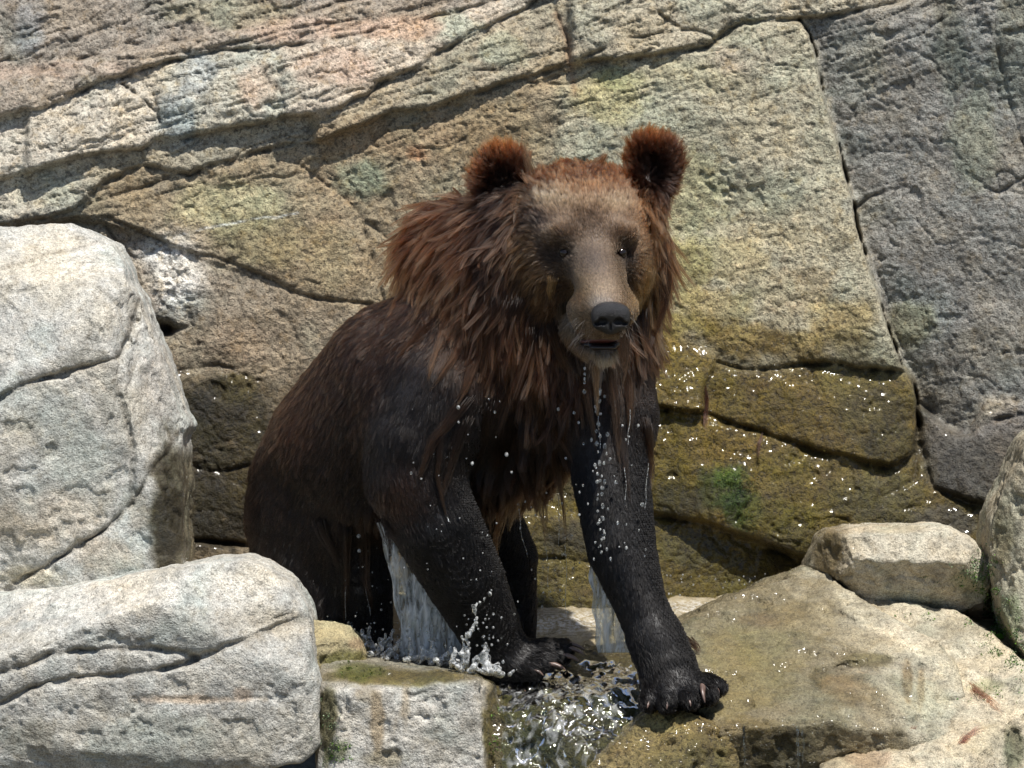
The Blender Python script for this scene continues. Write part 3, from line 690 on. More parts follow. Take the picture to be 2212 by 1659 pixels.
build_boulder('boulder', 'large wet yellowish slab sloping from the pool with a shining film of water',
    [(1440, 1400), (1462, 1366), (1571, 1314), (1683, 1276), (1760, 1246), (1803, 1230), (1826, 1240), (1850, 1285), (1902, 1320), (1960, 1358), (2040, 1400), (2085, 1450), (2110, 1560), (2110, 1760), (1570, 1760), (1560, 1600), (1510, 1535), (1460, 1480)],
    [(1600, 1530, -140, .05, 1.9), (1850, 1480, -60, .45, 1.15), (1700, 1558, -195, .2, -.45), (1480, 1480, -20, -.6, 1.6)], 520,
    cracks=[([(1762, 1462), (1790, 1446), (1850, 1442), (1920, 1432), (2009, 1446)], 18, 5, 10, 16),
            ([(1800, 1235), (1815, 1290), (1850, 1335), (1950, 1390), (2060, 1460)], -12, 9, -8, 26), ([(1780, 1300), (1850, 1350), (1940, 1395)], 10, 5, 6, 18), ([(1880, 1450), (1960, 1500), (2050, 1560)], 8, 5, 8, 24), ([(1880, 1586), (1990, 1590)], 8, 5, 6, 14)],
    base=(.37, .335, .25),
    blobs=[(1620, 1430, 130, 110, (.37, .325, .18), .8), (1560, 1500, 80, 60, (.35, .305, .165), .8), (1650, 1400, 60, 50, (.31, .30, .14), .5), (1700, 1380, 80, 60, (.36, .33, .235), .6), (1720, 1330, 90, 50, (.35, .30, .185), .6), (1640, 1340, 60, 20, (.28, .20, .12), .5), (1870, 1425, 70, 18, (.14, .12, .05), .8), (1770, 1460, 26, 30, (.16, .13, .055), .8),
           (1830, 1490, 70, 40, (.36, .265, .15), .7), (1900, 1520, 90, 40, (.30, .245, .15), .5), (1960, 1370, 80, 40, (.48, .42, .31), .7), (2010, 1500, 40, 50, (.43, .37, .25), .6), (1660, 1630, 110, 66, (.13, .11, .05), .95), (1620, 1570, 60, 26, (.32, .25, .10), .6), (1960, 1470, 12, 50, (.22, .15, .07), .7), (1990, 1480, 10, 50, (.24, .17, .08), .6)],
    wet_f=lambda px, py, V, n, P: np.clip(sstep(2000, 1760, px + .5 * (1450 - py) + 110 * wetnoise(P)), 0, 1) * np.where(py > 1556, 1.0, .9), seed=7, amp=1.1, mat=M_BOULDER, step=4.4)

build_boulder('boulder', 'dry pale rock shelf below the green moss strewn with shed brown fur',
    [(1825, 1268), (1870, 1300), (1940, 1312), (2010, 1326), (2100, 1342), (2150, 1372), (2230, 1440), (2560, 1470), (2560, 1760), (1740, 1760), (1770, 1650), (1850, 1612), (1990, 1596), (2050, 1540), (2040, 1450), (1960, 1380), (1880, 1330)],
    [(2050, 1400, 210, -.12, 1.75), (2100, 1560, -90, .1, 1.1), (2000, 1625, -235, .12, .5), (2180, 1600, -90, .8, .3)], 480,
    cracks=[([(1990, 1596), (2060, 1545), (2110, 1500), (2180, 1470)], 12, 5, 10, 22), ([(2040, 1420), (2120, 1450), (2200, 1500)], 10, 6, 12, 26), ([(2110, 1500), (2130, 1560), (2190, 1590)], 10, 5, 8, 20), ([(1850, 1612), (1960, 1610), (2050, 1560)], 16, 6, 8, 20), ([(2190, 1560), (2200, 1620), (2180, 1659)], 14, 7, 14, 26)],
    base=(.455, .40, .295),
    blobs=[(2060, 1360, 120, 30, (.24, .22, .16), .6), (2110, 1400, 60, 30, (.46, .42, .32), .5), (2080, 1460, 70, 26, (.52, .475, .37), .7), (1960, 1640, 150, 30, (.44, .385, .28), .6), (2190, 1620, 26, 50, (.10, .11, .06), .8), (2130, 1600, 40, 40, (.36, .32, .22), .5), (2050, 1580, 50, 30, (.40, .33, .22), .5), (1880, 1640, 50, 20, (.35, .23, .15), .5), (2130, 1480, 50, 20, (.25, .25, .13), .6)],
    wet_f=lambda px, py, V, n, P: .5 * sstep(1960, 1860, px + 60 * wetnoise(P)), seed=8, amp=.95)

build_boulder('boulder', 'blunt pale boulder with an undercut face between pool wall and green moss',
    [(1746, 1228), (1762, 1190), (1776, 1160), (1800, 1146), (1860, 1140), (1990, 1134), (2060, 1140), (2095, 1160), (2135, 1196), (2150, 1240), (2140, 1300), (2060, 1335), (1960, 1340), (1900, 1312), (1850, 1284), (1800, 1248)],
    [(2000, 1190, 330, .06, .55), (2000, 1225, 330, .02, -.95), (2000, 1153, 350, 0, 3.0), (1812, 1190, 350, -1.3, .1), (2110, 1200, 350, .9, 0)], 640,
    cracks=[([(1838, 1165), (1850, 1200), (1845, 1240)], -6, 10, 0, 20), ([(1855, 1190), (1862, 1205)], 12, 6, 0, 10)],
    base=(.455, .41, .32),
    blobs=[(1785, 1200, 36, 60, (.24, .185, .085), .8), (1900, 1142, 120, 12, (.36, .285, .18), .6), (1990, 1250, 110, 40, (.36, .315, .24), .5), (2090, 1260, 50, 40, (.20, .21, .12), .6), (1960, 1320, 120, 26, (.13, .13, .075), .8)],
    wet_f=lambda px, py, V, n, P: .7 * sstep(1850, 1800, px + 30 * wetnoise(P)), seed=9, amp=.85)

build_boulder('boulder', 'tall rounded tan boulder beside the hanging green moss',
    [(2560, 880), (2260, 925), (2225, 950), (2200, 1005), (2172, 1060), (2150, 1110), (2144, 1160), (2150, 1240), (2166, 1320), (2196, 1392), (2250, 1480), (2560, 1540)],
    [(2260, 1200, 190, -.25, .1), (2180, 1200, 230, -1.3, .2), (2230, 980, 230, -.2, 1.6)], 620,
    base=(.37, .325, .235), blobs=[(2165, 1150, 26, 90, (.21, .18, .10), .8), (2190, 1100, 40, 50, (.33, .29, .21), .5), (2180, 1330, 26, 60, (.18, .20, .10), .6)], cracks=[([(2150, 1240), (2180, 1330), (2230, 1420)], 8, 5, 6, 16)], seed=10, amp=.9)

# ground under everything, and the pool
def sheet(name, zf, x0, x1, y0, y1, n, mat, attrs_f=None):
    xs = np.linspace(x0, x1, n); ys = np.linspace(y0, y1, n)
    X, Y = np.meshgrid(xs, ys); P = np.stack([X.ravel(), Y.ravel(), np.zeros(X.size)], 1)
    P[:, 2] = zf(P)
    ii = np.arange(n * n).reshape(n, n)
    Q = np.stack([ii[:-1, :-1], ii[:-1, 1:], ii[1:, 1:], ii[1:, :-1]], -1).reshape(-1, 4)
    return make_mesh(name, P, Q, mat, None, attrs_f(P) if attrs_f else None)
g = sheet('ground', lambda P: 0.02 + .05 * fbm(P * 2.0, 4, 3), -7, 7, -12, 4, 220, M_ROCK,
          lambda P: {'col': np.tile(np.array([[.16, .135, .09]]), (len(P), 1)) * (1 + .3 * fbm(P * 3, 3, 4))[:, None], 'wet': np.full(len(P), .1)})
tag(g, 'dark wet rocky ground at the foot of the boulders', kind='structure')
# pool level from the photograph's waterline: pixel (1300, 1320) on the cliff
ZP = float(world_of(q_of(1410.0, 1410.0, 311.0))[2])
def pool_attrs(P):
    q = np.stack([(P - T) @ RIGHT, -(P - T) @ UP, (P - T) @ FWD], 1) * PPM
    px, py = px_of(q)
    f = .9 * np.exp(-(((px - 1220) / 110) ** 2 + ((py - 1345) / 24) ** 2)) + .7 * np.exp(-(((px - 1500) / 120) ** 2 + ((py - 1312) / 14) ** 2)) + .9 * np.exp(-(((px - 830) / 110) ** 2 + ((py - 1400) / 30) ** 2)) + .6 * np.exp(-(((px - 1660) / 90) ** 2 + ((py - 1280) / 12) ** 2))
    return {'foam': np.clip(f, 0, 1)}
w = sheet('water', lambda P: ZP + .010 * fbm(P * 9.0, 3, 8) + .006 * fbm(P * 30.0, 2, 9), -1.6, 1.5, 0.02, 1.6, 420, M_POOL, pool_attrs)
tag(w, 'shallow murky beige pool of water between the bear and the rock face', kind='structure')

# ------------------------------------------------------------------ the bear
# chains of (px, py, depth, radius) in photo pixels; every chain carries a fur zone
CH = []
def chain(zone, pts, k=40): CH.append((zone, 'c', pts, k))
def ell(zone, c, r, k=30, rot=None): CH.append((zone, 'e', (c, r, rot), k))
# trunk
chain('body', [(1120, 700, 130, 150), (1010, 765, 170, 182), (885, 850, 240, 205), (765, 975, 310, 188), (700, 1085, 345, 150)], 60)
chain('mane', [(995, 560, 180, 120), (1090, 560, 90, 140), (1200, 540, 10, 126)], 60)
ell('mane', (960, 530, 220), (66, 84, 90), 50)
ell('mane', (1120, 680, 50), (135, 150, 116), 95)
ell('mane', (1290, 690, 60), (112, 130, 110), 70)
ell('mane', (1250, 800, 70), (128, 130, 105), 90)
ell('mane', (1384, 545, 40), (50, 120, 70), 40)
ell('mane', (1120, 520, 30), (60, 120, 80), 50)
ell('chest', (1175, 900, 120), (110, 120, 110), 60)
ell('belly', (1040, 1000, 230), (150, 90, 130), 60)
ell('belly', (830, 1090, 290), (130, 70, 130), 50)
# bear's right foreleg (left in the photo)
chain('shoulder', [(965, 860, 60, 128), (905, 960, 40, 112), (893, 1030, 40, 96)], 60)
chain('leg', [(893, 1030, 40, 96), (945, 1140, 40, 94), (1003, 1250, 62, 83), (1052, 1350, 92, 66), (1075, 1405, 112, 58)], 40)
chain('paw', [(1075, 1412, 112, 50), (1130, 1420, 104, 40), (1180, 1412, 98, 33)], 26)
chain('paw', [(1085, 1436, 92, 30), (1150, 1444, 74, 24)], 20)
for (a, b, r) in (((1175, 1398, 104), (1218, 1394, 100), 15), ((1178, 1406, 86), (1222, 1403, 80), 16), ((1172, 1420, 72), (1214, 1418, 64), 16), ((1150, 1434, 66), (1184, 1434, 56), 15), ((1120, 1442, 68), (1150, 1446, 56), 14)):
    chain('paw', [(*a, r + 3), (*b, r)], 9)
# bear's left foreleg (right in the photo)
chain('shoulder', [(1290, 800, 90, 112), (1318, 900, 50, 92)], 50)
chain('leg', [(1318, 900, 50, 90), (1317, 1020, 10, 82), (1340, 1180, -40, 72), (1380, 1300, -78, 54), (1418, 1385, -98, 54)], 40)
chain('paw', [(1418, 1385, -98, 52), (1440, 1440, -112, 62), (1452, 1480, -122, 58)], 30)
ell('paw', (1470, 1490, -138), (82, 38, 58), 26)
for (a, b, r) in (((1408, 1498, -160), (1400, 1516, -186), 21), ((1440, 1502, -176), (1440, 1518, -204), 23), ((1480, 1498, -176), (1488, 1512, -206), 23), ((1512, 1488, -160), (1528, 1500, -186), 22), ((1528, 1474, -138), (1550, 1484, -156), 19)):
    chain('paw', [(*a, r + 2), (*b, r)], 10)
# hindquarters
chain('rump', [(655, 1040, 345, 112), (628, 1120, 335, 92), (640, 1220, 325, 92), (690, 1330, 330, 78), (720, 1420, 330, 66)], 50)
chain('leg', [(740, 1150, 300, 92), (778, 1270, 300, 66), (788, 1350, 312, 56), (790, 1420, 312, 54)], 40)
chain('leg', [(1000, 1080, 340, 105), (1085, 1205, 400, 72), (1106, 1300, 415, 50), (1104, 1410, 415, 46)], 40)
# head
ell('crown', (1262, 480, -20), (126, 108, 126), 40)
ell('crown', (1250, 420, 30), (118, 62, 90), 40)
ell('face', (1264, 520, -70), (112, 112, 92), 40)
ell('cheek', (1182, 588, -55), (50, 82, 70), 36)
ell('cheek', (1362, 578, -45), (44, 80, 68), 36)
ell('brow', (1212, 500, -140), (40, 26, 34), 26)
ell('brow', (1338, 498, -135), (38, 26, 32), 26)
chain('muzzle', [(1278, 545, -112, 62), (1296, 610, -192, 54), (1313, 668, -254, 45)], 30)
ell('muzzle', (1284, 668, -206), (60, 42, 58), 22)
ell('muzzle', (1330, 664, -206), (46, 42, 56), 22)
chain('muzzle', [(1282, 690, -190, 44), (1302, 706, -236, 34), (1318, 704, -258, 28)], 16)
chain('chin', [(1264, 704, -100, 46), (1286, 742, -168, 37), (1303, 754, -214, 26)], 14)
# ears
for cx_, cy_, dz, rx, ry, lean in ((1084, 386, 30, 56, 72, -.25), (1410, 356, 40, 53, 66, .25)):
    ell('ear', (cx_, cy_, dz), (rx, ry, 27), 18)
chain('ear', [(1110, 440, 30, 46), (1150, 490, 10, 60)], 24)
chain('ear', [(1398, 405, 40, 42), (1370, 465, 20, 56)], 24)

CUT = [((1086, 392, -6), (40, 44, 24)), ((1406, 360, 4), (38, 42, 24)),              # ear hollows
       ((1220, 546, -178), (19, 11, 22)), ((1342, 546, -172), (18, 11, 22)),         # eye sockets
       ((1302, 735, -236), (34, 9, 60)), ((1290, 738, -200), (40, 8, 40))]           # parted lips

def kq(p):   # pixel spec -> frame point and scale
    return q_of(p[0], p[1], p[2]), 1 + p[2] / DPX

def prim_dist(P, spec, typ):
    """distance from points P (n,3 or grid) to a primitive"""
    if typ == 'e':
        (c, r, rot) = spec; cq, k = kq(c); rr = np.asarray(r, float) * k
        d = (P - cq) / rr
        k0 = np.sqrt((d * d).sum(-1)); k1 = np.sqrt(((d / rr) ** 2).sum(-1)) + 1e-9
        return k0 * (k0 - 1) / k1
    best = None
    for a, b in zip(spec[:-1], spec[1:]):
        A, ka = kq(a); B, kb = kq(b); ra, rb = a[3] * ka, b[3] * kb
        ab = B - A; t = np.clip(((P - A) @ ab) / (ab @ ab), 0, 1)
        d = np.sqrt((((P - A) - t[..., None] * ab) ** 2).sum(-1)) - (ra + (rb - ra) * t)
        best = d if best is None else np.minimum(best, d)
    return best

def bear_field():
    st = 5.0
    lo = q_of(490, 280, 0) + np.array([0, 0, -330]); hi = np.array([q_of(1610, 0, 0)[0], q_of(0, 1570, 0)[1], 520.])
    lo[0] -= 10
    n = np.ceil((hi - lo) / st).astype(int)
    F = np.full(tuple(n), 80.0, np.float32)
    ax = [lo[i] + st * np.arange(n[i]) for i in range(3)]
    def box(pts, pad):
        a = np.floor((pts.min(0) - pad - lo) / st).astype(int); b = np.ceil((pts.max(0) + pad - lo) / st).astype(int)
        a = np.clip(a, 0, n - 1); b = np.clip(b, 1, n)
        return tuple(slice(x, y) for x, y in zip(a, b))
    def grid(s):
        g = np.meshgrid(*[ax[i][s[i]] for i in range(3)], indexing='ij')
        return np.stack(g, -1).astype(np.float32)
    for zone, typ, spec, k in CH:
        if typ == 'e':
            cq, kk = kq(spec[0]); s = box(np.array([cq - np.array(spec[1]), cq + np.array(spec[1])]), k + 30)
        else:
            pts = np.array([q_of(*p[:3]) for p in spec]); s = box(pts, max(p[3] for p in spec) + k + 30)
        d = prim_dist(grid(s), spec, typ).astype(np.float32)
        F[s] = smin(F[s], d, k)
    for c, r in CUT:
        cq, kk = kq(c); s = box(np.array([cq - np.array(r), cq + np.array(r)]), 30)
        d = prim_dist(grid(s), (c, r, None), 'e').astype(np.float32)
        F[s] = smax(F[s], -d, 6)
    return F, lo, st
BF, BLO, BST = bear_field()
bV, bQ = surface_nets(BF, BLO, BST)
bV = smooth(bV, bQ, 2, .5)
bN = quad_normals(bV, bQ)
if bN[bV[:, 2].argmin(), 2] > 0: bQ = bQ[:, ::-1]; bN = -bN
# frontmost body depth under a frame (x, y), for laying wet locks on the coat
_ins = BF < 0
BFRONT = np.where(_ins.any(2), _ins.argmax(2), -1)
def front_depth(px, py, default):
    q = q_of(px, py, default); i = int((q[0] - BLO[0]) / BST); j = int((q[1] - BLO[1]) / BST)
    if 0 <= i < BFRONT.shape[0] and 0 <= j < BFRONT.shape[1] and BFRONT[i, j] >= 0: return BLO[2] + BFRONT[i, j] * BST
    return None

ZONES = ['body', 'mane', 'chest', 'belly', 'shoulder', 'leg', 'paw', 'rump', 'crown', 'face', 'cheek', 'brow', 'muzzle', 'chin', 'ear']
def zone_weights(P):
    D = np.full((len(P), len(ZONES)), 1e3, np.float32)
    for zone, typ, spec, k in CH:
        z = ZONES.index(zone); D[:, z] = np.minimum(D[:, z], prim_dist(P, spec, typ))
    D = D - D.min(1, keepdims=True)
    W = np.exp(-D / 13.0)
    return W / W.sum(1, keepdims=True)

def bear_color(P, n, W):
    px, py = px_of(P)
    base = {'body': (.026, .016, .011), 'mane': (.088, .034, .014), 'chest': (.040, .022, .013), 'belly': (.030, .018, .012), 'shoulder': (.015, .011, .009), 'leg': (.0055, .0045, .0042), 'paw': (.005, .0042, .004),
            'rump': (.017, .011, .0085), 'crown': (.14, .052, .018), 'face': (.155, .105, .062), 'cheek': (.095, .052, .025), 'brow': (.16, .105, .065), 'muzzle': (.19, .125, .07), 'chin': (.085, .055, .035), 'ear': (.06, .023, .010)}
    c = W @ np.array([base[z] for z in ZONES])
    def blob(x, y, rx, ry, colr, a, dmax=1e9):
        nonlocal c
        w = a * np.exp(-(((px - x) / rx) ** 2 + ((py - y) / ry) ** 2)) * (P[:, 2] < dmax)
        c = c * (1 - w[:, None]) + w[:, None] * np.asarray(colr)
    hd = 60
    # reddish sun-bleached back and mane, dark wet lower flank
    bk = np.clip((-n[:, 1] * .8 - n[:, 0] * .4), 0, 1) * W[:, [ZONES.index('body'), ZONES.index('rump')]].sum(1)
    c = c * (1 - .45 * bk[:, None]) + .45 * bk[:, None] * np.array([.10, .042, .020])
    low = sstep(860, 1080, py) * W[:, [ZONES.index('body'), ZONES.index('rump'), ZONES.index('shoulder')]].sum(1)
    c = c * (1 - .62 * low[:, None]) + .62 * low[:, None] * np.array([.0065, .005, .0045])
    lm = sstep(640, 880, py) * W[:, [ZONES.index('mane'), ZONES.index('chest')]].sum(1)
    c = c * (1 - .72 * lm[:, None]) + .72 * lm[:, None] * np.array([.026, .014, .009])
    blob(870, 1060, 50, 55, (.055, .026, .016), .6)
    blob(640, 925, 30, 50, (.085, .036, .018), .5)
    # neck: ear and head shadow painted into darker wet fur around the face
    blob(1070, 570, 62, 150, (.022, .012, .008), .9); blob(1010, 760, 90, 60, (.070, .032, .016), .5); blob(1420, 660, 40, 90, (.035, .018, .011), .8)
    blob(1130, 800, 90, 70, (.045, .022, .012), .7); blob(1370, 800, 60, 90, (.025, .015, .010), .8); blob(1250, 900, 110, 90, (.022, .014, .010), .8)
    blob(930, 470, 80, 70, (.155, .055, .024), .6); blob(880, 560, 60, 70, (.15, .06, .028), .5); blob(960, 640, 70, 60, (.17, .085, .042), .5)
    # face markings
    blob(1250, 415, 95, 26, (.19, .085, .034), .8, hd); blob(1178, 428, 40, 22, (.40, .29, .175), .8, hd); blob(1330, 440, 44, 20, (.38, .27, .155), .6, hd); blob(1240, 440, 60, 18, (.36, .26, .16), .6, hd)
    blob(1160, 478, 26, 26, (.055, .045, .042), .8, hd); blob(1265, 486, 66, 44, (.115, .078, .052), .85, hd); blob(1140, 530, 22, 60, (.20, .125, .062), .5, hd)
    blob(1210, 552, 40, 32, (.018, .012, .010), 1, hd); blob(1200, 600, 26, 40, (.045, .028, .018), .8, hd); blob(1354, 556, 28, 42, (.018, .012, .010), 1, hd); blob(1362, 610, 18, 40, (.06, .035, .018), .7, hd)
    blob(1280, 565, 38, 44, (.10, .078, .064), .85, hd); blob(1296, 630, 30, 30, (.33, .25, .165), .8, hd); blob(1262, 640, 24, 46, (.23, .14, .062), .7, hd); blob(1300, 655, 24, 14, (.34, .31, .27), .7, hd)
    blob(1168, 600, 22, 30, (.18, .10, .04), .5, hd); blob(1395, 590, 20, 50, (.32, .18, .075), .7, hd); blob(1380, 640, 18, 30, (.36, .21, .08), .6, hd); blob(1400, 470, 36, 60, (.21, .095, .036), .7, hd)
    blob(1255, 715, 30, 30, (.11, .075, .048), .7, hd); blob(1300, 768, 34, 12, (.30, .26, .20), .7, hd); blob(1240, 690, 20, 26, (.20, .16, .11), .6, hd)
    # ears: dark hollows, rusty rims
    for ex, ey in ((1086, 392), (1408, 360)):
        blob(ex + 6, ey + 16, 52, 62, (.013, .008, .007), .98); blob(ex - 4, ey - 70, 56, 20, (.24, .088, .03), .85); blob(ex - 56, ey - 20, 18, 40, (.16, .06, .024), .6)
    return np.clip(c, .003, .6)

bW = zone_weights(bV)
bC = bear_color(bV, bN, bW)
bear = empty('brown_bear', None)
bear.location = Vector(world_of(q_of(1100., 1440., 120.)))
tag(bear, 'soaking wet brown bear with a shaggy rusty mane climbing out of the pool', 'bear')
INV = Matrix.Translation(-bear.location)

def skin_material():
    m, nt, out = nodes_of('bear_skin')
    a = N(nt, 'ShaderNodeAttribute', attribute_name='col').outputs['Color']
    c = mix_c(nt, 1.0, a, (.55, .5, .5), 'MULTIPLY')
    b = N(nt, 'ShaderNodeBsdfPrincipled', inp={'Roughness': .55}); nt.links.new(c, b.inputs['Base Color']); nt.links.new(b.outputs[0], out.inputs['Surface'])
    return m
def fur_material():
    m, nt, out = nodes_of('wet_fur'); L = nt.links.new
    a = N(nt, 'ShaderNodeAttribute', attribute_name='col').outputs['Color']
    hi = N(nt, 'ShaderNodeHairInfo')
    tip = ramp(nt, hi.outputs['Intercept'], [(0.0, .25), (.55, .90), (1.0, 1.45)])
    c = mix_c(nt, 1.0, a, tip, 'MULTIPLY')
    h = N(nt, 'ShaderNodeBsdfHairPrincipled'); h.model = 'CHIANG'; h.parametrization = 'COLOR'
    h.inputs['Roughness'].default_value = .30; h.inputs['Radial Roughness'].default_value = .45; h.inputs['IOR'].default_value = 1.32
    h.inputs['Random Roughness'].default_value = .2
    L(c, h.inputs['Color']); L(h.outputs[0], out.inputs['Surface'])
    return m
M_SKIN = skin_material(); M_FUR = fur_material()
body = make_mesh('body', world_of(bV) - np.array(bear.location), bQ[:, ::-1], M_SKIN, bear, {'col': bC})

# ---- fur
def sample_surface(V, Q, n, dens):
    tri = np.concatenate([Q[:, [0, 1, 2]], Q[:, [0, 2, 3]]])
    ar = np.linalg.norm(np.cross(V[tri[:, 1]] - V[tri[:, 0]], V[tri[:, 2]] - V[tri[:, 0]]), axis=1) * dens[tri].mean(1)
    cdf = np.cumsum(ar); k = np.searchsorted(cdf, rng.random(n) * cdf[-1])
    u, v = rng.random(n), rng.random(n); s = u + v > 1; u[s], v[s] = 1 - u[s], 1 - v[s]
    t = tri[np.minimum(k, len(tri) - 1)]
    bc = np.stack([1 - u - v, u, v], 1)
    return (V[t] * bc[:, :, None]).sum(1), (bN[t] * bc[:, :, None]).sum(1)

#           length lift  gravity clump clumpsize
FURP = {'body': (21, .17, .35, .38, 11), 'mane': (64, .30, .75, .82, 10), 'chest': (56, .25, .85, .85, 20), 'belly': (44, .20, .8, .85, 16), 'shoulder': (20, .11, .4, .4, 10), 'leg': (15, .07, .2, .3, 8), 'paw': (13, .10, .2, .35, 7),
        'rump': (20, .11, .45, .38, 10), 'crown': (27, .55, .05, .55, 10), 'face': (8, .20, .1, .35, 6), 'cheek': (17, .26, .55, .6, 8), 'brow': (11, .35, .0, .3, 7), 'muzzle': (7, .25, .1, .2, 6), 'chin': (20, .40, .6, .5, 8), 'ear': (30, .8, .0, .55, 8)}
FP = np.array([FURP[z] for z in ZONES])
NOSE = q_of(1316., 690., -280.); DOWN = np.array([0, cp, sp])     # gravity in (right, down, away)

def flow(P, n, W):
    px, py = px_of(P)
    z = {k: W[:, ZONES.index(k)][:, None] for k in ZONES}
    d = np.zeros_like(P)
    d += (z['body'] + z['rump']) * np.array([-.45, .85, .25])
    d += z['shoulder'] * np.array([-.25, .95, .1])
    d += (z['chest'] + z['belly']) * np.array([.02, 1, -.05])
    side = np.clip((px - 1250) / 200, -1, 1)[:, None]
    d += z['mane'] * (np.array([0, .95, .12]) + side * np.array([.55, 0, 0]) * (side < 0) + side * np.array([.15, 0, 0]) * (side > 0))
    nap = sstep(620, 430, py)[:, None] * (px < 1100)[:, None]
    d += z['mane'] * nap * np.array([-.55, -.25, .3])
    leg_dir = np.where((px < 1160)[:, None] & (py > 1000)[:, None] & (P[:, 2:3] < 200), np.array([.42, .9, .05]), np.array([.10, .98, -.05]))
    d += z['leg'] * leg_dir
    d += z['paw'] * np.where((px < 1260)[:, None], np.array([.9, .25, -.15]), np.array([.4, .6, -.55]))
    away = P - NOSE; away /= np.linalg.norm(away, axis=1, keepdims=True)
    d += (z['face'] + z['brow'] + z['muzzle'] + z['crown']) * away
    d += z['cheek'] * (away * .8 + np.array([0, .75, 0]) * sstep(520, 600, py)[:, None])
    d += z['chin'] * (away * .3 + np.array([-.1, .9, .1]))
    ec = np.where((px < 1250)[:, None], q_of(1105., 430., 40.), q_of(1392., 398., 50.))
    er = P - ec; er /= np.linalg.norm(er, axis=1, keepdims=True) + 1e-6
    d += z['ear'] * er
    d -= n * (d * n).sum(1, keepdims=True)
    return d / (np.linalg.norm(d, axis=1, keepdims=True) + 1e-6)

def bare(px, py, P):      # no fur on nose pad, eyes, lips
    h = P[:, 2] < 0
    b = np.ones(len(px))
    for x, y, rx, ry in ((1319, 686, 40, 32), (1220, 546, 15, 8), (1342, 546, 13, 8), (1306, 742, 30, 14)):
        b *= np.where(h & (((px - x) / rx) ** 2 + ((py - y) / ry) ** 2 < 1), 0.0, 1)
    return b

def build_fur(count, npts=7):
    facing = -bN[:, 2]
    vis = sstep(-.55, -.05, facing) * .93 + .07
    zd = bW @ np.array([1.0, 1.0, .9, .7, 1.1, 1.35, 1.6, 1.0, 1.5, 2.6, 1.6, 2.6, 3.4, 2.2, 2.2])
    P, n = sample_surface(bV, bQ, count, vis * zd)
    n /= np.linalg.norm(n, axis=1, keepdims=True) + 1e-9
    px, py = px_of(P)
    keep = (bare(px, py, P) > 0) & (rng.random(count) < 1)
    P, n, px, py = P[keep], n[keep], px[keep], py[keep]; m = len(P)
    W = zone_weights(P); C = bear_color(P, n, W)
    prm = W @ FP
    # mane is longest round the neck, short again where it meets the trunk
    ln = prm[:, 0] * (0.72 + .5 * rng.random(m)) * (1 + .25 * fbm(P / 60, 2, 5))
    f = flow(P, n, W)
    wob = np.stack([fbm(P / 34, 2, s) for s in (71, 72, 73)], 1); f = f + .45 * np.clip(ln / 40, .12, 1)[:, None] * wob + .10 * rng.normal(size=(m, 3)); f /= np.linalg.norm(f, axis=1, keepdims=True)
    t = np.linspace(0, 1, npts)[None, :, None]
    lift = (prm[:, 1] * (.7 + .6 * rng.random(m)))[:, None, None]
    S = P[:, None, :] + ln[:, None, None] * (f[:, None, :] * t * (1 - .25 * lift) + n[:, None, :] * lift * (t - .45 * t * t) + DOWN * prm[:, 2][:, None, None] * .55 * t * t)
    # gather into wet locks around randomly chosen leaders
    kd_sizes = prm[:, 4]
    lead = np.nonzero(rng.random(m) < np.clip(3.0 * 15 ** 2 / (kd_sizes ** 2) * .011, 0, 1))[0]
    kd = KDTree(len(lead))
    for i, j in enumerate(lead): kd.insert(P[j], i)
    kd.balance()
    own = np.array([lead[kd.find(p)[1]] for p in P])
    lt = np.linspace(0, 1, npts)[None, :]
    wgt = (prm[:, 3] * (.55 + .6 * rng.random(m)))[:, None] * lt ** .8
    wgt = np.clip(wgt, 0, .96)[:, :, None]
    jit = rng.normal(size=(m, 3)) * (.22 * np.clip(ln / 45, .15, 1.1))[:, None]; S = S + (jit[own] * ln[:, None])[:, None, :] * (t * t)
    Lr = S[own]
    S = S * (1 - wgt) + wgt * (Lr + (P - P[own])[:, None, :] * .10)
    # keep strands out of the body: push along the normal when tips sink
    ii = np.clip(((S - BLO) / BST).astype(int), 0, np.array(BF.shape) - 1)
    dep = BF[ii[..., 0], ii[..., 1], ii[..., 2]]
    S += n[:, None, :] * np.clip(-dep + 1.2, 0, 14)[:, :, None] * (t > 0)
    lr = rng.random(m)
    var = (.55 + .7 * rng.random(m)) * (.5 + .85 * lr[own])
    C = C * var[:, None]
    # blond guard hairs in the mane, bleached tips
    gd = (rng.random(m) < .14 * W[:, ZONES.index('mane')] + .05 * W[:, ZONES.index('body')]) | (lr[own] > .90) & (W[:, ZONES.index('mane')] > .4)
    C[gd] = C[gd] * 1.3 + np.array([.075, .040, .020])
    rad = (W @ np.array([.72, .72, .7, .68, .64, .6, .55, .66, .62, .5, .55, .45, .42, .5, .52]))[:, None] * (1 - .72 * lt ** 1.5)
    return S, rad, C

def add_curves(name, S, rad, C, mat, parent):
    cu = bpy.data.hair_curves.new(name); m, k = S.shape[:2]
    cu.add_curves([k] * m)
    off = np.array(parent.location) if parent else 0
    cu.attributes['position'].data.foreach_set('vector', (world_of(S) - off).astype(np.float32).ravel())
    a = cu.attributes.get('radius') or cu.attributes.new('radius', 'FLOAT', 'POINT')
    a.data.foreach_set('value', np.broadcast_to(rad, (m, k)).astype(np.float32).ravel() / PPM)
    a = cu.attributes.new('col', 'FLOAT_COLOR', 'CURVE')
    a.data.foreach_set('color', np.concatenate([C, np.ones((m, 1))], 1).astype(np.float32).ravel())
    cu.materials.append(mat)
    o = bpy.data.objects.new(name, cu); col.objects.link(o)
    if parent: o.parent = parent
    return o

FS, FR, FC = build_fur(360000)

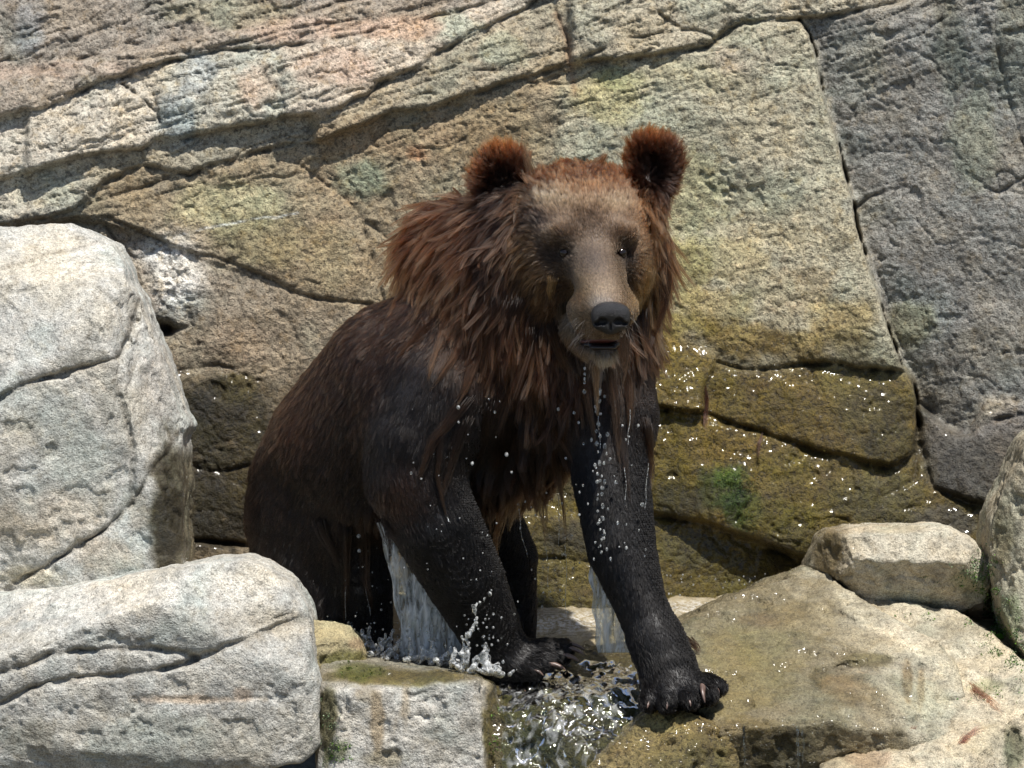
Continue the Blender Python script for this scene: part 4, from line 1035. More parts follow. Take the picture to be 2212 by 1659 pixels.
# long wet locks hanging off the neck, chest and belly
LOCKS = [([(1108, 690), (1112, 740), (1132, 790), (1165, 840), (1174, 896), (1200, 935), (1232, 985), (1249, 1020)], 15, 90, (.10, .05, .026)), ([(1160, 800), (1174, 850), (1179, 934), (1197, 1004), (1207, 1056)], 11, 60, (.07, .035, .018)),
         ([(1188, 690), (1200, 740), (1220, 790), (1254, 826), (1265, 860), (1274, 910)], 16, 110, (.13, .065, .03)), ([(1250, 770), (1262, 810), (1268, 850), (1282, 930), (1286, 975)], 8, 50, (.14, .075, .04)),
         ([(1010, 858), (972, 910), (935, 952), (911, 1018), (905, 1040)], 14, 80, (.06, .03, .016)), ([(953, 915), (949, 980), (944, 1027), (955, 1080), (966, 1120)], 12, 70, (.05, .027, .016)), ([(1010, 900), (996, 940), (977, 995), (958, 1060), (950, 1090)], 12, 60, (.045, .025, .015)),
         ([(1282, 775), (1287, 815), (1289, 850), (1291, 905)], 12, 70, (.17, .09, .042)), ([(1312, 780), (1318, 815), (1329, 863), (1334, 957), (1343, 1042)], 8, 50, (.10, .055, .03)), ([(1350, 790), (1358, 830), (1362, 887), (1357, 943)], 10, 55, (.09, .045, .022)),
         ([(930, 690), (905, 722), (872, 755), (850, 786)], 9, 50, (.12, .055, .028)), ([(1000, 700), (985, 760), (960, 800), (925, 850)], 12, 70, (.13, .06, .028)), ([(1040, 720), (1020, 790), (1005, 840), (985, 880)], 14, 80, (.12, .055, .026)), ([(960, 690), (950, 740), (930, 790), (922, 830)], 12, 70, (.14, .065, .03)),
         ([(1425, 540), (1440, 600), (1436, 660), (1420, 705), (1405, 745)], 14, 100, (.05, .025, .014)), ([(1405, 620), (1415, 680), (1402, 740), (1392, 800)], 16, 110, (.04, .02, .012)), ([(1390, 660), (1390, 740), (1385, 820), (1380, 870)], 14, 90, (.03, .017, .011)),
         ([(747, 1130), (748, 1190), (747, 1286), (742, 1356)], 8, 40, (.045, .026, .018)), ([(784, 1130), (788, 1200), (789, 1262), (800, 1300), (808, 1330)], 7, 36, (.05, .028, .018)), ([(690, 1120), (700, 1160), (722, 1200), (735, 1240)], 9, 46, (.03, .02, .016)), ([(1130, 1000), (1125, 1060), (1110, 1110), (1100, 1150)], 10, 50, (.09, .052, .026)),
         ([(1160, 1010), (1168, 1070), (1176, 1130), (1180, 1180)], 8, 34, (.10, .065, .035)), ([(1200, 980), (1205, 1040), (1215, 1090), (1222, 1160)], 7, 30, (.08, .05, .03)), ([(1090, 1060), (1080, 1120), (1070, 1170), (1075, 1220)], 9, 44, (.10, .05, .024)),
         ([(1120, 640), (1100, 700), (1085, 770), (1070, 830)], 18, 110, (.05, .024, .013)), ([(1080, 640), (1062, 720), (1050, 790), (1040, 850)], 18, 110, (.065, .03, .015)), ([(1160, 700), (1150, 760), (1140, 820), (1128, 880)], 18, 110, (.055, .027, .014)), ([(1230, 780), (1228, 830), (1220, 880), (1224, 930)], 14, 80, (.05, .026, .014)),
         ([(900, 560), (875, 610), (855, 660), (830, 700)], 14, 80, (.15, .062, .028)), ([(960, 570), (930, 620), (905, 670), (880, 720)], 16, 100, (.17, .08, .038)), ([(1000, 600), (975, 660), (955, 710), (935, 760)], 16, 100, (.15, .065, .03)), ([(1030, 640), (1010, 700), (990, 750), (975, 800)], 16, 100, (.14, .06, .028)),
         ([(930, 450), (895, 470), (870, 500), (848, 540)], 14, 90, (.18, .065, .028)), ([(960, 480), (915, 490), (880, 520), (850, 560)], 14, 90, (.17, .065, .028)), ([(1010, 520), (960, 540), (915, 580), (880, 630)], 16, 100, (.16, .068, .03)),
         ([(1275, 385), (1290, 358), (1302, 340), (1310, 330)], 11.9, 90, (.13, .055, .024)), ([(1150, 400), (1145, 365), (1135, 335), (1128, 310)], 8, 26, (.13, .07, .035)),
         ([(1350, 700), (1352, 760), (1350, 800), (1345, 840)], 12, 60, (.06, .032, .018)), ([(1210, 650), (1212, 690), (1222, 720), (1214, 742)], 9, 50, (.24, .19, .13)), ([(1190, 600), (1186, 630), (1192, 652)], 10, 40, (.30, .18, .075)), ([(1400, 580), (1398, 620), (1388, 655)], 10, 44, (.34, .19, .075)),
         ([(1330, 900), (1345, 960), (1352, 1020), (1362, 1090)], 12, 60, (.03, .018, .012)), ([(1390, 900), (1402, 960), (1408, 1010), (1404, 1060)], 10, 50, (.05, .026, .016)), ([(1480, 1380), (1500, 1395), (1512, 1412)], 10, 40, (.03, .014, .010)),
         ([(1060, 860), (1050, 920), (1040, 970), (1020, 1030)], 16, 90, (.035, .02, .013)), ([(1110, 880), (1100, 950), (1090, 1000), (1085, 1050)], 16, 90, (.03, .018, .012)), ([(830, 1120), (838, 1160), (846, 1190)], 10, 40, (.02, .014, .012))]
def build_locks(npts=9):
    Ss, Rs, Cs = [], [], []
    for pts, w, cnt, colr in LOCKS:
        if w >= 12: w, cnt = w * .62, int(cnt * .55)
        colr = np.array(colr) * .8
        pts = np.array(pts, float)
        tt = np.linspace(0, 1, len(pts)); u = np.linspace(0, 1, npts)
        g = np.stack([np.interp(u, tt, pts[:, i]) for i in (0, 1)], 1)
        dd, last = [], None
        for i, (x, y) in enumerate(g):
            f = front_depth(x, y, last if last is not None else 0.)
            if f is None: f = last if last is not None else 60.
            elif last is not None and abs(f - last) > 70 : f = last
            f = f - 9 - 5 * np.sin(u[i] * 3.1) if last is None or f != last else f
            dd.append(f); last = f
        dd = np.array(dd)
        dd = np.convolve(np.concatenate([[dd[0]], dd, [dd[-1]]]), [.25, .5, .25], 'valid')
        G = q_of(g[:, 0], g[:, 1], dd)
        for _ in range(cnt):
            o = rng.normal(size=3) * np.array([1, .5, .45]) * w
            cut = .45 + .55 * rng.random() ** .7
            us = np.linspace(0, cut, npts)
            A = np.stack([np.interp(us, u, G[:, i]) for i in range(3)], 1)
            spread = (1 - us) ** .8 * .9 + .07
            A = A + o[None, :] * spread[:, None]
            ph = rng.random() * 6.28
            A[:, 0] += np.sin(us * 7 + ph) * us * w * .28; A[:, 2] += np.cos(us * 6 + ph) * us * w * .2
            A[0, 2] += 10
            Ss.append(A); Rs.append(.62 * (1 - .7 * us ** 1.5)); Cs.append(np.array(colr) * (.25 + .85 * rng.random() ** 1.5))
    return np.array(Ss), np.array(Rs), np.array(Cs)
LS, LR, LC = build_locks()
add_curves('fur', FS, FR, FC, M_FUR, bear)
add_curves('wet_locks', LS, LR, LC, M_FUR, bear)
# whiskers on muzzle and chin
def whiskers():
    S, C = [], []
    for _ in range(60):
        s = rng.choice([-1, 1]); x0 = (1262 if s < 0 else 1352) + rng.normal() * 12; y0 = 715 + rng.normal() * 22
        a = R(rng.uniform(20, 75)); l = rng.uniform(18, 46)
        u = np.linspace(0, 1, 5)
        px = x0 + s * math.cos(a) * l * u; py = y0 + math.sin(a) * l * u + 6 * u * u
        d = (front_depth(x0, y0, -200.) or -200.) - 14 * u
        S.append(q_of(px, py, d)); C.append(np.array([.32, .27, .22]) * rng.uniform(.6, 1.3))
    for _ in range(50):
        x0 = 1304 + rng.normal() * 26; y0 = 768 + rng.normal() * 7; l = rng.uniform(12, 34); u = np.linspace(0, 1, 5)
        d = (front_depth(x0, y0 - 6, -190.) or -190.) - 6 * u
        S.append(q_of(x0 + rng.normal() * 8 * u, y0 + l * u, d)); C.append(np.array([.34, .28, .2]) * rng.uniform(.6, 1.3))
    return np.array(S), np.array([.34, .32, .28, .22, .12])[None, :], np.array(C)
add_curves('whiskers', *whiskers(), M_FUR, bear)

# ---- nose, eyes, mouth, claws
M_NOSE = simple_material('wet_nose', (.012, .011, .012), .34, scale=420.0, bump=1.6)
M_EYE = simple_material('eye', (.007, .0035, .002), .08, scale=60.0, bump=0)
M_MOUTH = simple_material('mouth_lining', (.10, .035, .03), .3, scale=150.0)
M_LIP = simple_material('dark_lip', (.016, .013, .013), .35, scale=200.0)
M_TOOTH = simple_material('tooth', (.55, .48, .36), .3, scale=60.0)
M_CLAW = simple_material('claw', (.13, .085, .068), .32, scale=90.0, bump=.25)

def local_sdf(name, prims, cuts, mat, parent, st=1.7, pad=12, sm=1):
    lo = np.min([q_of(*c) - np.array(r) for c, r, k in prims], 0) - pad; hi = np.max([q_of(*c) + np.array(r) for c, r, k in prims], 0) + pad
    n = np.ceil((hi - lo) / st).astype(int)
    g = np.stack(np.meshgrid(*[lo[i] + st * np.arange(n[i]) for i in range(3)], indexing='ij'), -1)
    F = None
    for c, r, k in prims:
        d = prim_dist(g, (c, r, None), 'e'); F = d if F is None else smin(F, d, k)
    for c, r, k in cuts: F = smax(F, -prim_dist(g, (c, r, None), 'e'), k)
    V, Q = surface_nets(F.astype(np.float32), lo, st); V = smooth(V, Q, sm, .5); n_ = quad_normals(V, Q)
    if n_[V[:, 2].argmin(), 2] > 0: Q = Q[:, ::-1]
    return make_mesh(name, world_of(V) - (np.array(parent.location) if parent else 0), Q[:, ::-1], mat, parent)

local_sdf('nose', [((1319., 674., -292.), (40, 23, 26), 12), ((1300., 690., -288.), (23, 24, 22), 12), ((1338., 690., -288.), (23, 24, 22), 12), ((1319., 706., -284.), (20, 17, 20), 10), ((1319., 686., -270.), (36, 30, 24), 10)],
          [((1302., 695., -309.), (10, 8, 13), 5), ((1337., 695., -309.), (10, 8, 13), 5), ((1290., 699., -303.), (7, 4, 12), 4), ((1350., 699., -303.), (7, 4, 12), 4), ((1319., 712., -308.), (2.4, 15, 10), 3)], M_NOSE, bear)
for ex, ey, ed in ((1220., 546., -150.), (1342., 546., -146.)):
    local_sdf('eye', [((ex, ey, ed), (12, 12, 12), 2)], [], M_EYE, bear, st=1.8)
mo = local_sdf('mouth', [((1302., 734., -206.), (32, 9, 42), 4), ((1288., 738., -180.), (36, 8, 40), 6)], [], M_MOUTH, bear, st=2.0)
lip = local_sdf('lip', [((1302., 751., -226.), (30, 6.5, 22), 5), ((1278., 745., -196.), (20, 7, 26), 6), ((1328., 744., -206.), (12, 7, 26), 6)], [], M_LIP, bear, st=1.8)
for tx, ty, td in ((1284., 747., -206.), (1324., 746., -212.)):
    th = 6
    local_sdf('tooth', [((tx, ty - th * .4, td), (3.2, th, 3.2), 1)], [], M_TOOTH, bear, st=1.0, pad=4).parent = mo
lip.parent = mo

def claw(pts, r0):
    """curved tapered horn through three pixel points"""
    pts = np.array([q_of(*p) for p in pts]); n, m = 9, 10
    V = []
    for i in range(n):
        u = i / (n - 1); c = (1 - u) ** 2 * pts[0] + 2 * u * (1 - u) * pts[1] + u * u * pts[2]
        tg = 2 * (1 - u) * (pts[1] - pts[0]) + 2 * u * (pts[2] - pts[1]); tg /= np.linalg.norm(tg)
        a = np.cross(tg, [0.3, .1, 1.]); a /= np.linalg.norm(a); b = np.cross(tg, a)
        r = r0 * (1 - u) ** .65 + .5
        for k in range(m):
            th = 2 * math.pi * k / m; V.append(c + r * (math.cos(th) * a * .75 + math.sin(th) * b * 1.15))
    V = np.array(V); Q = [[i * m + k, i * m + (k + 1) % m, (i + 1) * m + (k + 1) % m, (i + 1) * m + k] for i in range(n - 1) for k in range(m)]
    Q += [[(n - 1) * m + k, (n - 1) * m + (k + 1) % m, (n - 1) * m + (m // 2 + k) % m, (n - 1) * m + (m // 2 + k) % m] for k in ()]
    o = make_mesh('claw', world_of(V) - np.array(bear.location), np.array(Q), M_CLAW, bear)
    return o
for p, r in (([(1222, 1391, 98), (1246, 1390, 92), (1264, 1404, 88)], 9), ([(1226, 1400, 78), (1250, 1402, 70), (1262, 1416, 66)], 9), ([(1218, 1415, 60), (1240, 1418, 52), (1252, 1430, 50)], 9), ([(1188, 1434, 52), (1208, 1436, 44), (1222, 1447, 42)], 9), ([(1152, 1446, 52), (1166, 1450, 44), (1174, 1460, 42)], 7),
             ([(1404, 1512, -196), (1400, 1522, -210), (1398, 1530, -214)], 5), ([(1442, 1512, -214), (1442, 1522, -228), (1440, 1532, -232)], 5), ([(1488, 1506, -214), (1491, 1515, -230), (1492, 1526, -234)], 5), ([(1518, 1484, -200), (1517, 1497, -222), (1523, 1518, -228)], 8), ([(1546, 1482, -164), (1553, 1490, -176), (1553, 1500, -182)], 5)):
    claw(p, r)

# ------------------------------------------------------------------ running, falling and splashing water
def film(name, label, seed, mask_f, thick, ripple, stretch, mat, kind='stuff'):
    V, Q, n = GEO[seed]
    px, py = px_of(V)
    m = mask_f(px + 40 * fbm(V / 50, 3, seed + 210), py + 40 * fbm(V / 50, 3, seed + 220)) * (n[:, 2] < .35)
    f = m[Q].min(1) > .02
    qs = Q[f]; u, inv = np.unique(qs, return_inverse=True)
    P = V[u] * np.array(stretch)
    r = 1 - np.abs(fbm(P / 30, 2, seed + 200)) * 2.4
    off = -4 + (4 + thick) * sstep(0, .35, m[u]) + ripple * np.clip(r, -.4, 1) * m[u]
    o = make_mesh(name, world_of(V[u] + n[u] * off[:, None]), inv.reshape(-1, 4)[:, ::-1], mat)
    return tag(o, label, kind=kind)

def blobm(px, py, pts):
    return np.clip(sum(a * np.exp(-(((px - x) / rx) ** 2 + ((py - y) / ry) ** 2)) for x, y, rx, ry, a in pts), 0, 1)
film('cascade', 'clear cascade of water tumbling down the mossy ledge below the paws', 5,
     lambda x, y: sstep(1440, 1470, y) * sstep(1075, 1110, x) * sstep(1400, 1330, x + .2 * (y - 1500)), 4, 5, (1.1, .6, .7), M_CASCADE)
def tube_mesh(paths, nseg=7):
    V, Q = [], []
    for pts, rad in paths:
        pts = np.asarray(pts); n = len(pts); b0 = len(V)
        for i in range(n):
            tg = pts[min(i + 1, n - 1)] - pts[max(i - 1, 0)]; tg = tg / (np.linalg.norm(tg) + 1e-9)
            a = np.cross(tg, [.1, 0, 1.]); a /= np.linalg.norm(a) + 1e-9; b = np.cross(tg, a)
            for k in range(nseg):
                th = 2 * math.pi * k / nseg; V.append(pts[i] + rad[i] * (math.cos(th) * a + math.sin(th) * b))
        for i in range(n - 1):
            for k in range(nseg):
                Q.append([b0 + i * nseg + k, b0 + i * nseg + (k + 1) % nseg, b0 + (i + 1) * nseg + (k + 1) % nseg, b0 + (i + 1) * nseg + k])
    return np.array(V), np.array(Q)

# strands of water running off the coat
paths = []
def strand(pts, d, r):
    pts = np.array(pts, float); u = np.linspace(0, 1, 14); tt = np.linspace(0, 1, len(pts))
    px, py = np.interp(u, tt, pts[:, 0]), np.interp(u, tt, pts[:, 1])
    rr = r * (1 + .35 * np.sin(u * 23 + px[0])) * (1 - .4 * u)
    px = px + 1.2 * np.sin(u * 9 + py[0])
    paths.append((q_of(px, py, np.full(14, float(d))), rr))
for pts, d, r in [([(1265, 852), (1270, 880), (1278, 930), (1284, 975)], -40, 1.6), ([(1291, 900), (1294, 930), (1297, 985)], -60, 1.1), ([(1329, 865), (1334, 940), (1340, 1005)], -60, 1.2), ([(1362, 885), (1358, 930), (1356, 960)], -60, 1.0),
                  ([(1207, 1050), (1208, 1100), (1206, 1180)], 60, .9), ([(1180, 1180), (1184, 1240), (1185, 1290)], 110, .8), ([(1222, 1160), (1223, 1240), (1222, 1330)], 90, .9), ([(1240, 1040), (1262, 1130), (1272, 1210)], 60, .9),
                  ([(742, 1350), (744, 1375)], 230, 1.0), ([(747, 1180), (748, 1260), (745, 1340)], 222, .8), ([(786, 1200), (790, 1270), (800, 1330)], 222, .8), ([(966, 1118), (972, 1130)], -60, 1.2), ([(1400, 1000), (1396, 1060), (1393, 1100)], -70, .9), ([(1120, 1100), (1128, 1160), (1140, 1205)], 60, .8), ([(1350, 1010), (1352, 1060), (1350, 1110)], -90, .8)]:
    strand(pts, d, r)
fall = len(paths)
for x, y0, y1, r_ in ((1606, 1566, 1672, 2.2), (1722, 1566, 1668, 2.6), (1733, 1575, 1650, 1.6)):
    strand([(x, y0), (x + 3, (y0 + y1) / 2), (x + 1, y1)], -206, r_)
fv, fq = tube_mesh(paths[fall:])
tag(make_mesh('rivulets', world_of(fv), fq, M_WATER), 'clear rivulets dripping over the dark lip of the wet sloping slab', kind='stuff')
sv, sq = tube_mesh(paths[:fall])
tag(make_mesh('water_strands', world_of(sv), sq, M_DROP), 'thin threads of water running off the soaked coat of the bear', kind='stuff')

def ico():
    import bmesh
    bm = bmesh.new(); bmesh.ops.create_icosphere(bm, subdivisions=2, radius=1)
    v = np.array([x.co[:] for x in bm.verts]); f = np.array([[y.index for y in x.verts] for x in bm.faces]); bm.free()
    return v, f
IV, IF = ico()
def drops():
    L = []
    def d(x, y, dp, r, st=1.25): L.append((x, y, dp, r, st))
    for k in range(44):            # the main drip under the chin
        y = 800 + 400 * rng.random() ** .8; d(1292 + (y - 800) * .025 + rng.normal() * 7, y, -130 + rng.normal() * 10, rng.uniform(2.0, 4.4), rng.uniform(1.1, 1.9))
    for y in (796, 808, 818, 826): d(1263, y, -225, 2.6, 1.6)
    for x, y in ((990, 880), (991, 912), (888, 1022), (1262, 846), (971, 1131), (775, 1158), (776, 1190), (1020, 1001), (1094, 982), (910, 1034), (1206, 884), (1240, 892), (1330, 1042), (1069, 890), (1105, 1020), (1352, 950), (1222, 990), (1388, 1090)):
        d(x, y, -110 if y < 1100 else 100, rng.uniform(2.2, 4.4), 1.2)
    for k in range(46): d(rng.uniform(1110, 1260), rng.uniform(1060, 1340), rng.uniform(20, 120), rng.uniform(1.0, 2.8), rng.uniform(1, 1.7))
    for k in range(34): d(rng.uniform(1240, 1400), rng.uniform(880, 1220), -150 + rng.normal() * 8, rng.uniform(1.5, 3.2), rng.uniform(1, 1.8))
    for k in range(30): d(rng.uniform(860, 1080), rng.uniform(860, 1260), -130 + rng.normal() * 10, rng.uniform(1.0, 2.0), 1.2)
    for k in range(26): d(rng.uniform(700, 860), rng.uniform(1180, 1350), 215 + rng.normal() * 4, rng.uniform(.9, 2.0), 1.3)
    for k in range(60): d(rng.normal() * 60 + 850, 1400 - abs(rng.normal()) * 40, rng.uniform(90, 200), rng.uniform(1.2, 3.4), 1.1)
    for k in range(40): d(rng.normal() * 30 + 1040, 1400 - abs(rng.normal()) * 55, rng.uniform(-60, 20), rng.uniform(1.2, 3.2), 1.1)
    for k in range(40): d(rng.uniform(1440, 1740), np.interp(rng.uniform(1440, 1740), [1440, 1740], [1320, 1250]) - rng.uniform(0, 26), 600, rng.uniform(1.0, 2.4), 1.2)
    V, F = [], []
    for i, (x, y, dp, r, st) in enumerate(L):
        V.append(q_of(x, y, dp) + IV * np.array([r, r * st, r])); F.append(IF + i * len(IV))
    return np.concatenate(V), np.concatenate(F)
dv, dfc = drops()
tag(make_mesh('water_drops', world_of(dv), dfc, M_DROP), 'bright water drops falling from the chin and belly of the bear', kind='stuff')

def water_sheet(name, label, left, right, d0, d1, mat, thick=7, nu=46, nv=90):
    left, right = np.array(left, float), np.array(right, float)
    v = np.linspace(0, 1, nv); u = np.linspace(0, 1, nu)
    lx = np.interp(v, np.linspace(0, 1, len(left)), left[:, 0]); ly = np.interp(v, np.linspace(0, 1, len(left)), left[:, 1])
    rx = np.interp(v, np.linspace(0, 1, len(right)), right[:, 0]); ry = np.interp(v, np.linspace(0, 1, len(right)), right[:, 1])
    lx = lx + 3 * np.sin(v * 19); 
    PX = lx[:, None] * (1 - u) + rx[:, None] * u; PY = ly[:, None] * (1 - u) + ry[:, None] * u
    D = d0 + (d1 - d0) * v[:, None] + 0 * PX
    G = np.stack([PX * .06, PY * .012, D * 0], -1).reshape(-1, 3)
    th = thick * np.sqrt(np.clip(4 * u * (1 - u), .02, 1))[None, :] * (.5 + .6 * np.abs(vnoise(G * 1.7, 5)).reshape(nv, nu))
    rp = 9 * fbm(G, 3, 4).reshape(nv, nu)
    rim = 5 * np.exp(-(u / .07) ** 2)[None, :]
    A = q_of(PX, PY, D + rp - th - rim).reshape(-1, 3); B = q_of(PX, PY, D + rp + th * .6 + rim).reshape(-1, 3)
    ii = np.arange(nu * nv).reshape(nv, nu)
    q1 = np.stack([ii[:-1, :-1], ii[1:, :-1], ii[1:, 1:], ii[:-1, 1:]], -1).reshape(-1, 4)
    n = nu * nv
    side = []
    for e in (ii[:, 0][::-1], ii[:, -1], ii[0, :], ii[-1, :][::-1]):
        for a, b in zip(e[:-1], e[1:]): side.append([a, b, b + n, a + n])
    Q = np.concatenate([q1, q1[:, ::-1] + n, np.array(side)])
    return tag(make_mesh(name, world_of(np.concatenate([A, B])), Q, mat), label, kind='stuff')
water_sheet('water_sheet', 'bright sheet of water pouring off the elbow of the bear into the splash', [(812, 1130), (824, 1165), (838, 1215), (845, 1262), (853, 1300), (862, 1345), (866, 1390), (866, 1432)], [(822, 1128), (850, 1170), (880, 1215), (915, 1262), (950, 1300), (985, 1345), (1004, 1390), (1014, 1440)], 140, 150, M_SHEET)
water_sheet('water_sheet', 'clear curtain of water draining down behind the straight foreleg', [(1270, 1205), (1274, 1250), (1280, 1300), (1284, 1350), (1292, 1410)], [(1290, 1205), (1322, 1250), (1352, 1300), (1376, 1350), (1392, 1410)], 15, 20, M_SHEET, 6)

def splash(name, label, prims, st=2.6):
    prims = [(c, r, k) for c, r, k in prims]
    lo = np.min([q_of(*c) - np.array(r) for c, r, k in prims], 0) - 12; hi = np.max([q_of(*c) + np.array(r) for c, r, k in prims], 0) + 12
    n = np.ceil((hi - lo) / st).astype(int)
    F = np.full(tuple(n), 40., np.float32)
    for c, r, k in prims:
        cq = q_of(*c); rr = np.array(r, float)
        a = np.clip(((cq - rr - 14 - lo) / st).astype(int), 0, n - 1); b = np.clip(((cq + rr + 14 - lo) / st).astype(int) + 1, 1, n)
        s = tuple(slice(x, y) for x, y in zip(a, b))
        g = np.stack(np.meshgrid(*[lo[i] + st * np.arange(a[i], b[i]) for i in range(3)], indexing='ij'), -1)
        F[s] = smin(F[s], prim_dist(g, (c, r, None), 'e').astype(np.float32), k)
    V, Q = surface_nets(F, lo, st); nn = quad_normals(V, Q)
    i = V[:, 2].argmin()
    if nn[i, 2] > 0: Q = Q[:, ::-1]; nn = -nn
    V = V + nn * (1.6 * vnoise(V / 6, 3))[:, None]
    return tag(make_mesh(name, world_of(V), Q[:, ::-1], M_SPLASH), label, kind='stuff')
pr = []
def jet(x0, y0, x1, y1, d, r0, n=7):
    for i in range(n):
        u = i / (n - 1); pr.append(((x0 + (x1 - x0) * u + 7 * math.sin(u * 3 + x0) + rng.normal() * 2, y0 + (y1 - y0) * u, d + rng.normal() * 3), (r0 * (1 - .55 * u) * rng.uniform(.8, 1.2), r0 * (1.2 - .5 * u), r0 * (1 - .5 * u)), 5))
for x0, y0, x1, y1, d, r in ((765, 1400, 748, 1346, 170, 6), (785, 1405, 778, 1362, 150, 7), (800, 1410, 806, 1356, 160, 8), (822, 1412, 826, 1372, 130, 8), (845, 1415, 852, 1362, 140, 8), (835, 1420, 862, 1380, 110, 7), (770, 1405, 762, 1372, 190, 7), (880, 1424, 886, 1390, 100, 7), (905, 1428, 912, 1396, 90, 8), (930, 1430, 934, 1388, 90, 8), (960, 1432, 968, 1398, 80, 8)):
    jet(x0, y0, x1, y1, d, r)
for _ in range(40):
    x = rng.uniform(745, 980); rr_ = rng.uniform(2, 5); pr.append(((x, 1405 - abs(rng.normal()) * 26, 130 + rng.normal() * 30), (rr_, rr_ * rng.uniform(.8, 1.8), rr_), 5))
for _ in range(46):
    x = rng.uniform(765, 1000); pr.append(((x, 1418 + (x - 765) * .05 + rng.normal() * 7, 120 + rng.normal() * 30), (rng.uniform(5, 11), rng.uniform(4, 8), rng.uniform(5, 11)), 6))
splash('splash', 'white splash where the sheet of water hits the pool behind the squared block', pr)
pr = []
for x0, y0, x1, y1, d, r in ((1000, 1430, 1012, 1370, -10, 7), (1012, 1372, 1028, 1318, -14, 6), (1028, 1318, 1044, 1292, -18, 4.5), (1030, 1430, 1046, 1392, -10, 8), (1052, 1440, 1060, 1420, -12, 10), (1010, 1430, 992, 1376, 0, 6), (985, 1434, 976, 1402, 0, 7), (1072, 1448, 1082, 1430, -14, 6), (1096, 1458, 1128, 1444, -18, 3.5)):
    jet(x0, y0, x1, y1, d, r)
pr.append(((1058, 1284, -20), (4, 7, 4), 3))
for _ in range(26):
    x = rng.uniform(985, 1085); pr.append(((x, 1440 + (x - 985) * .16 + rng.normal() * 5, -10 + rng.normal() * 14), (rng.uniform(5, 11), rng.uniform(4, 8), rng.uniform(5, 10)), 6))
splash('splash', 'glassy splash with a leaping jet beside the lifted toes', pr)

# ------------------------------------------------------------------ moss, leaves and shed fur on the rocks
bpy.context.view_layer.update()
DG = bpy.context.evaluated_depsgraph_get()
CAMP = T - FWD * DIST
def cast(px, py):
    tgt = world_of(q_of(px, py, 0.)); d = Vector(tgt - CAMP).normalized()
    ok, loc, nrm, idx, ob, mt = scene.ray_cast(DG, Vector(CAMP), d)
    return (np.array(loc), np.array(nrm), ob) if ok else (None, None, None)

def leaf_material(name, rough=.5):
    m, nt, out = nodes_of(name)
    a = N(nt, 'ShaderNodeAttribute', attribute_name='col').outputs['Color']
    b = N(nt, 'ShaderNodeBsdfPrincipled', inp={'Roughness': rough}); nt.links.new(a, b.inputs['Base Color'])
    t = N(nt, 'ShaderNodeBsdfTranslucent'); nt.links.new(a, t.inputs['Color'])
    mx = N(nt, 'ShaderNodeMixShader', inp={0: .25}); nt.links.new(b.outputs[0], mx.inputs[1]); nt.links.new(t.outputs[0], mx.inputs[2]); nt.links.new(mx.outputs[0], out.inputs['Surface'])
    return m
M_MOSS = leaf_material('moss', .6); M_LEAF = leaf_material('leaf', .35)
def moss(name, label, spots, size=3.6):
    V, F, C = [], [], []
    for (x, y, rx, ry, n, c0, c1) in spots:
        for _ in range(n):
            px, py = x + rng.normal() * rx, y + rng.normal() * ry
            if vnoise(np.array([[px / 22, py / 22, 3.]]), 4)[0] < -.25: continue
            loc, nr, ob = cast(px, py)
            if loc is None or ob.parent is bear: continue
            for _ in range(5):
                d = nr + rng.normal(size=3) * .7; d /= np.linalg.norm(d)
                s = np.cross(d, rng.normal(size=3)); s /= np.linalg.norm(s) + 1e-9
                L = size * rng.uniform(.6, 1.5) / PPM; w = L * .45
                p = loc + rng.normal(size=3) * 2.5 / PPM - nr * .001
                b = len(V); V += [p, p + d * L * .5 + s * w, p + d * L, p + d * L * .5 - s * w]; F.append([b, b + 1, b + 2, b + 3])
                cc = np.array(c0) + (np.array(c1) - np.array(c0)) * rng.random(); C += [cc * rng.uniform(.6, 1.2)] * 4
    tag(make_mesh(name, np.array(V), np.array(F), M_MOSS, None, {'col': np.array(C)}, False), label, kind='stuff')
GA, GB, GP = (.055, .12, .016), (.17, .33, .04), (.34, .42, .26)
moss('moss', 'bright green moss and pale lichen filling the gap beside the tall tan boulder',
     [(2105, 1232, 26, 20, 150, GA, GP), (2128, 1270, 20, 30, 260, GA, GB), (2146, 1320, 18, 30, 320, GA, GP), (2162, 1370, 20, 30, 320, GA, GB), (2188, 1410, 18, 24, 220, GA, GP), (2060, 1330, 60, 8, 60, GA, GB), (2120, 1345, 30, 10, 60, GA, GB), (2200, 1440, 14, 20, 60, GA, GB), (2040, 1246, 30, 16, 24, GA, GP), (2150, 1500, 34, 10, 40, GA, GB)])
moss('moss', 'small green moss tufts low on the squared stained block', [(712, 1590, 14, 34, 70, GA, GP), (735, 1630, 16, 16, 50, GA, GB), (1068, 1580, 8, 30, 40, GA, GB), (770, 1448, 24, 8, 60, (.05, .075, .01), (.13, .17, .03))])
moss('algae', 'slimy ochre and green algae coating the wet stones of the rock face',
     [(1580, 1040, 26, 16, 200, (.03, .07, .01), (.08, .16, .02)), (1600, 1090, 26, 30, 260, (.02, .05, .008), (.045, .11, .015)), (1450, 800, 40, 40, 260, (.12, .085, .02), (.24, .17, .04)), (1580, 850, 60, 24, 240, (.10, .075, .02), (.20, .14, .03)), (1470, 960, 50, 40, 300, (.10, .08, .015), (.19, .15, .03)), (1700, 1010, 50, 30, 260, (.10, .085, .015), (.20, .17, .03)), (1760, 1110, 60, 30, 280, (.11, .09, .018), (.22, .18, .03)), (1300, 1240, 70, 20, 200, (.12, .10, .02), (.24, .20, .04)), (1640, 1230, 60, 24, 120, (.09, .08, .02), (.18, .15, .04)), (1560, 950, 30, 14, 100, (.12, .09, .02), (.22, .16, .03))], 2.2)

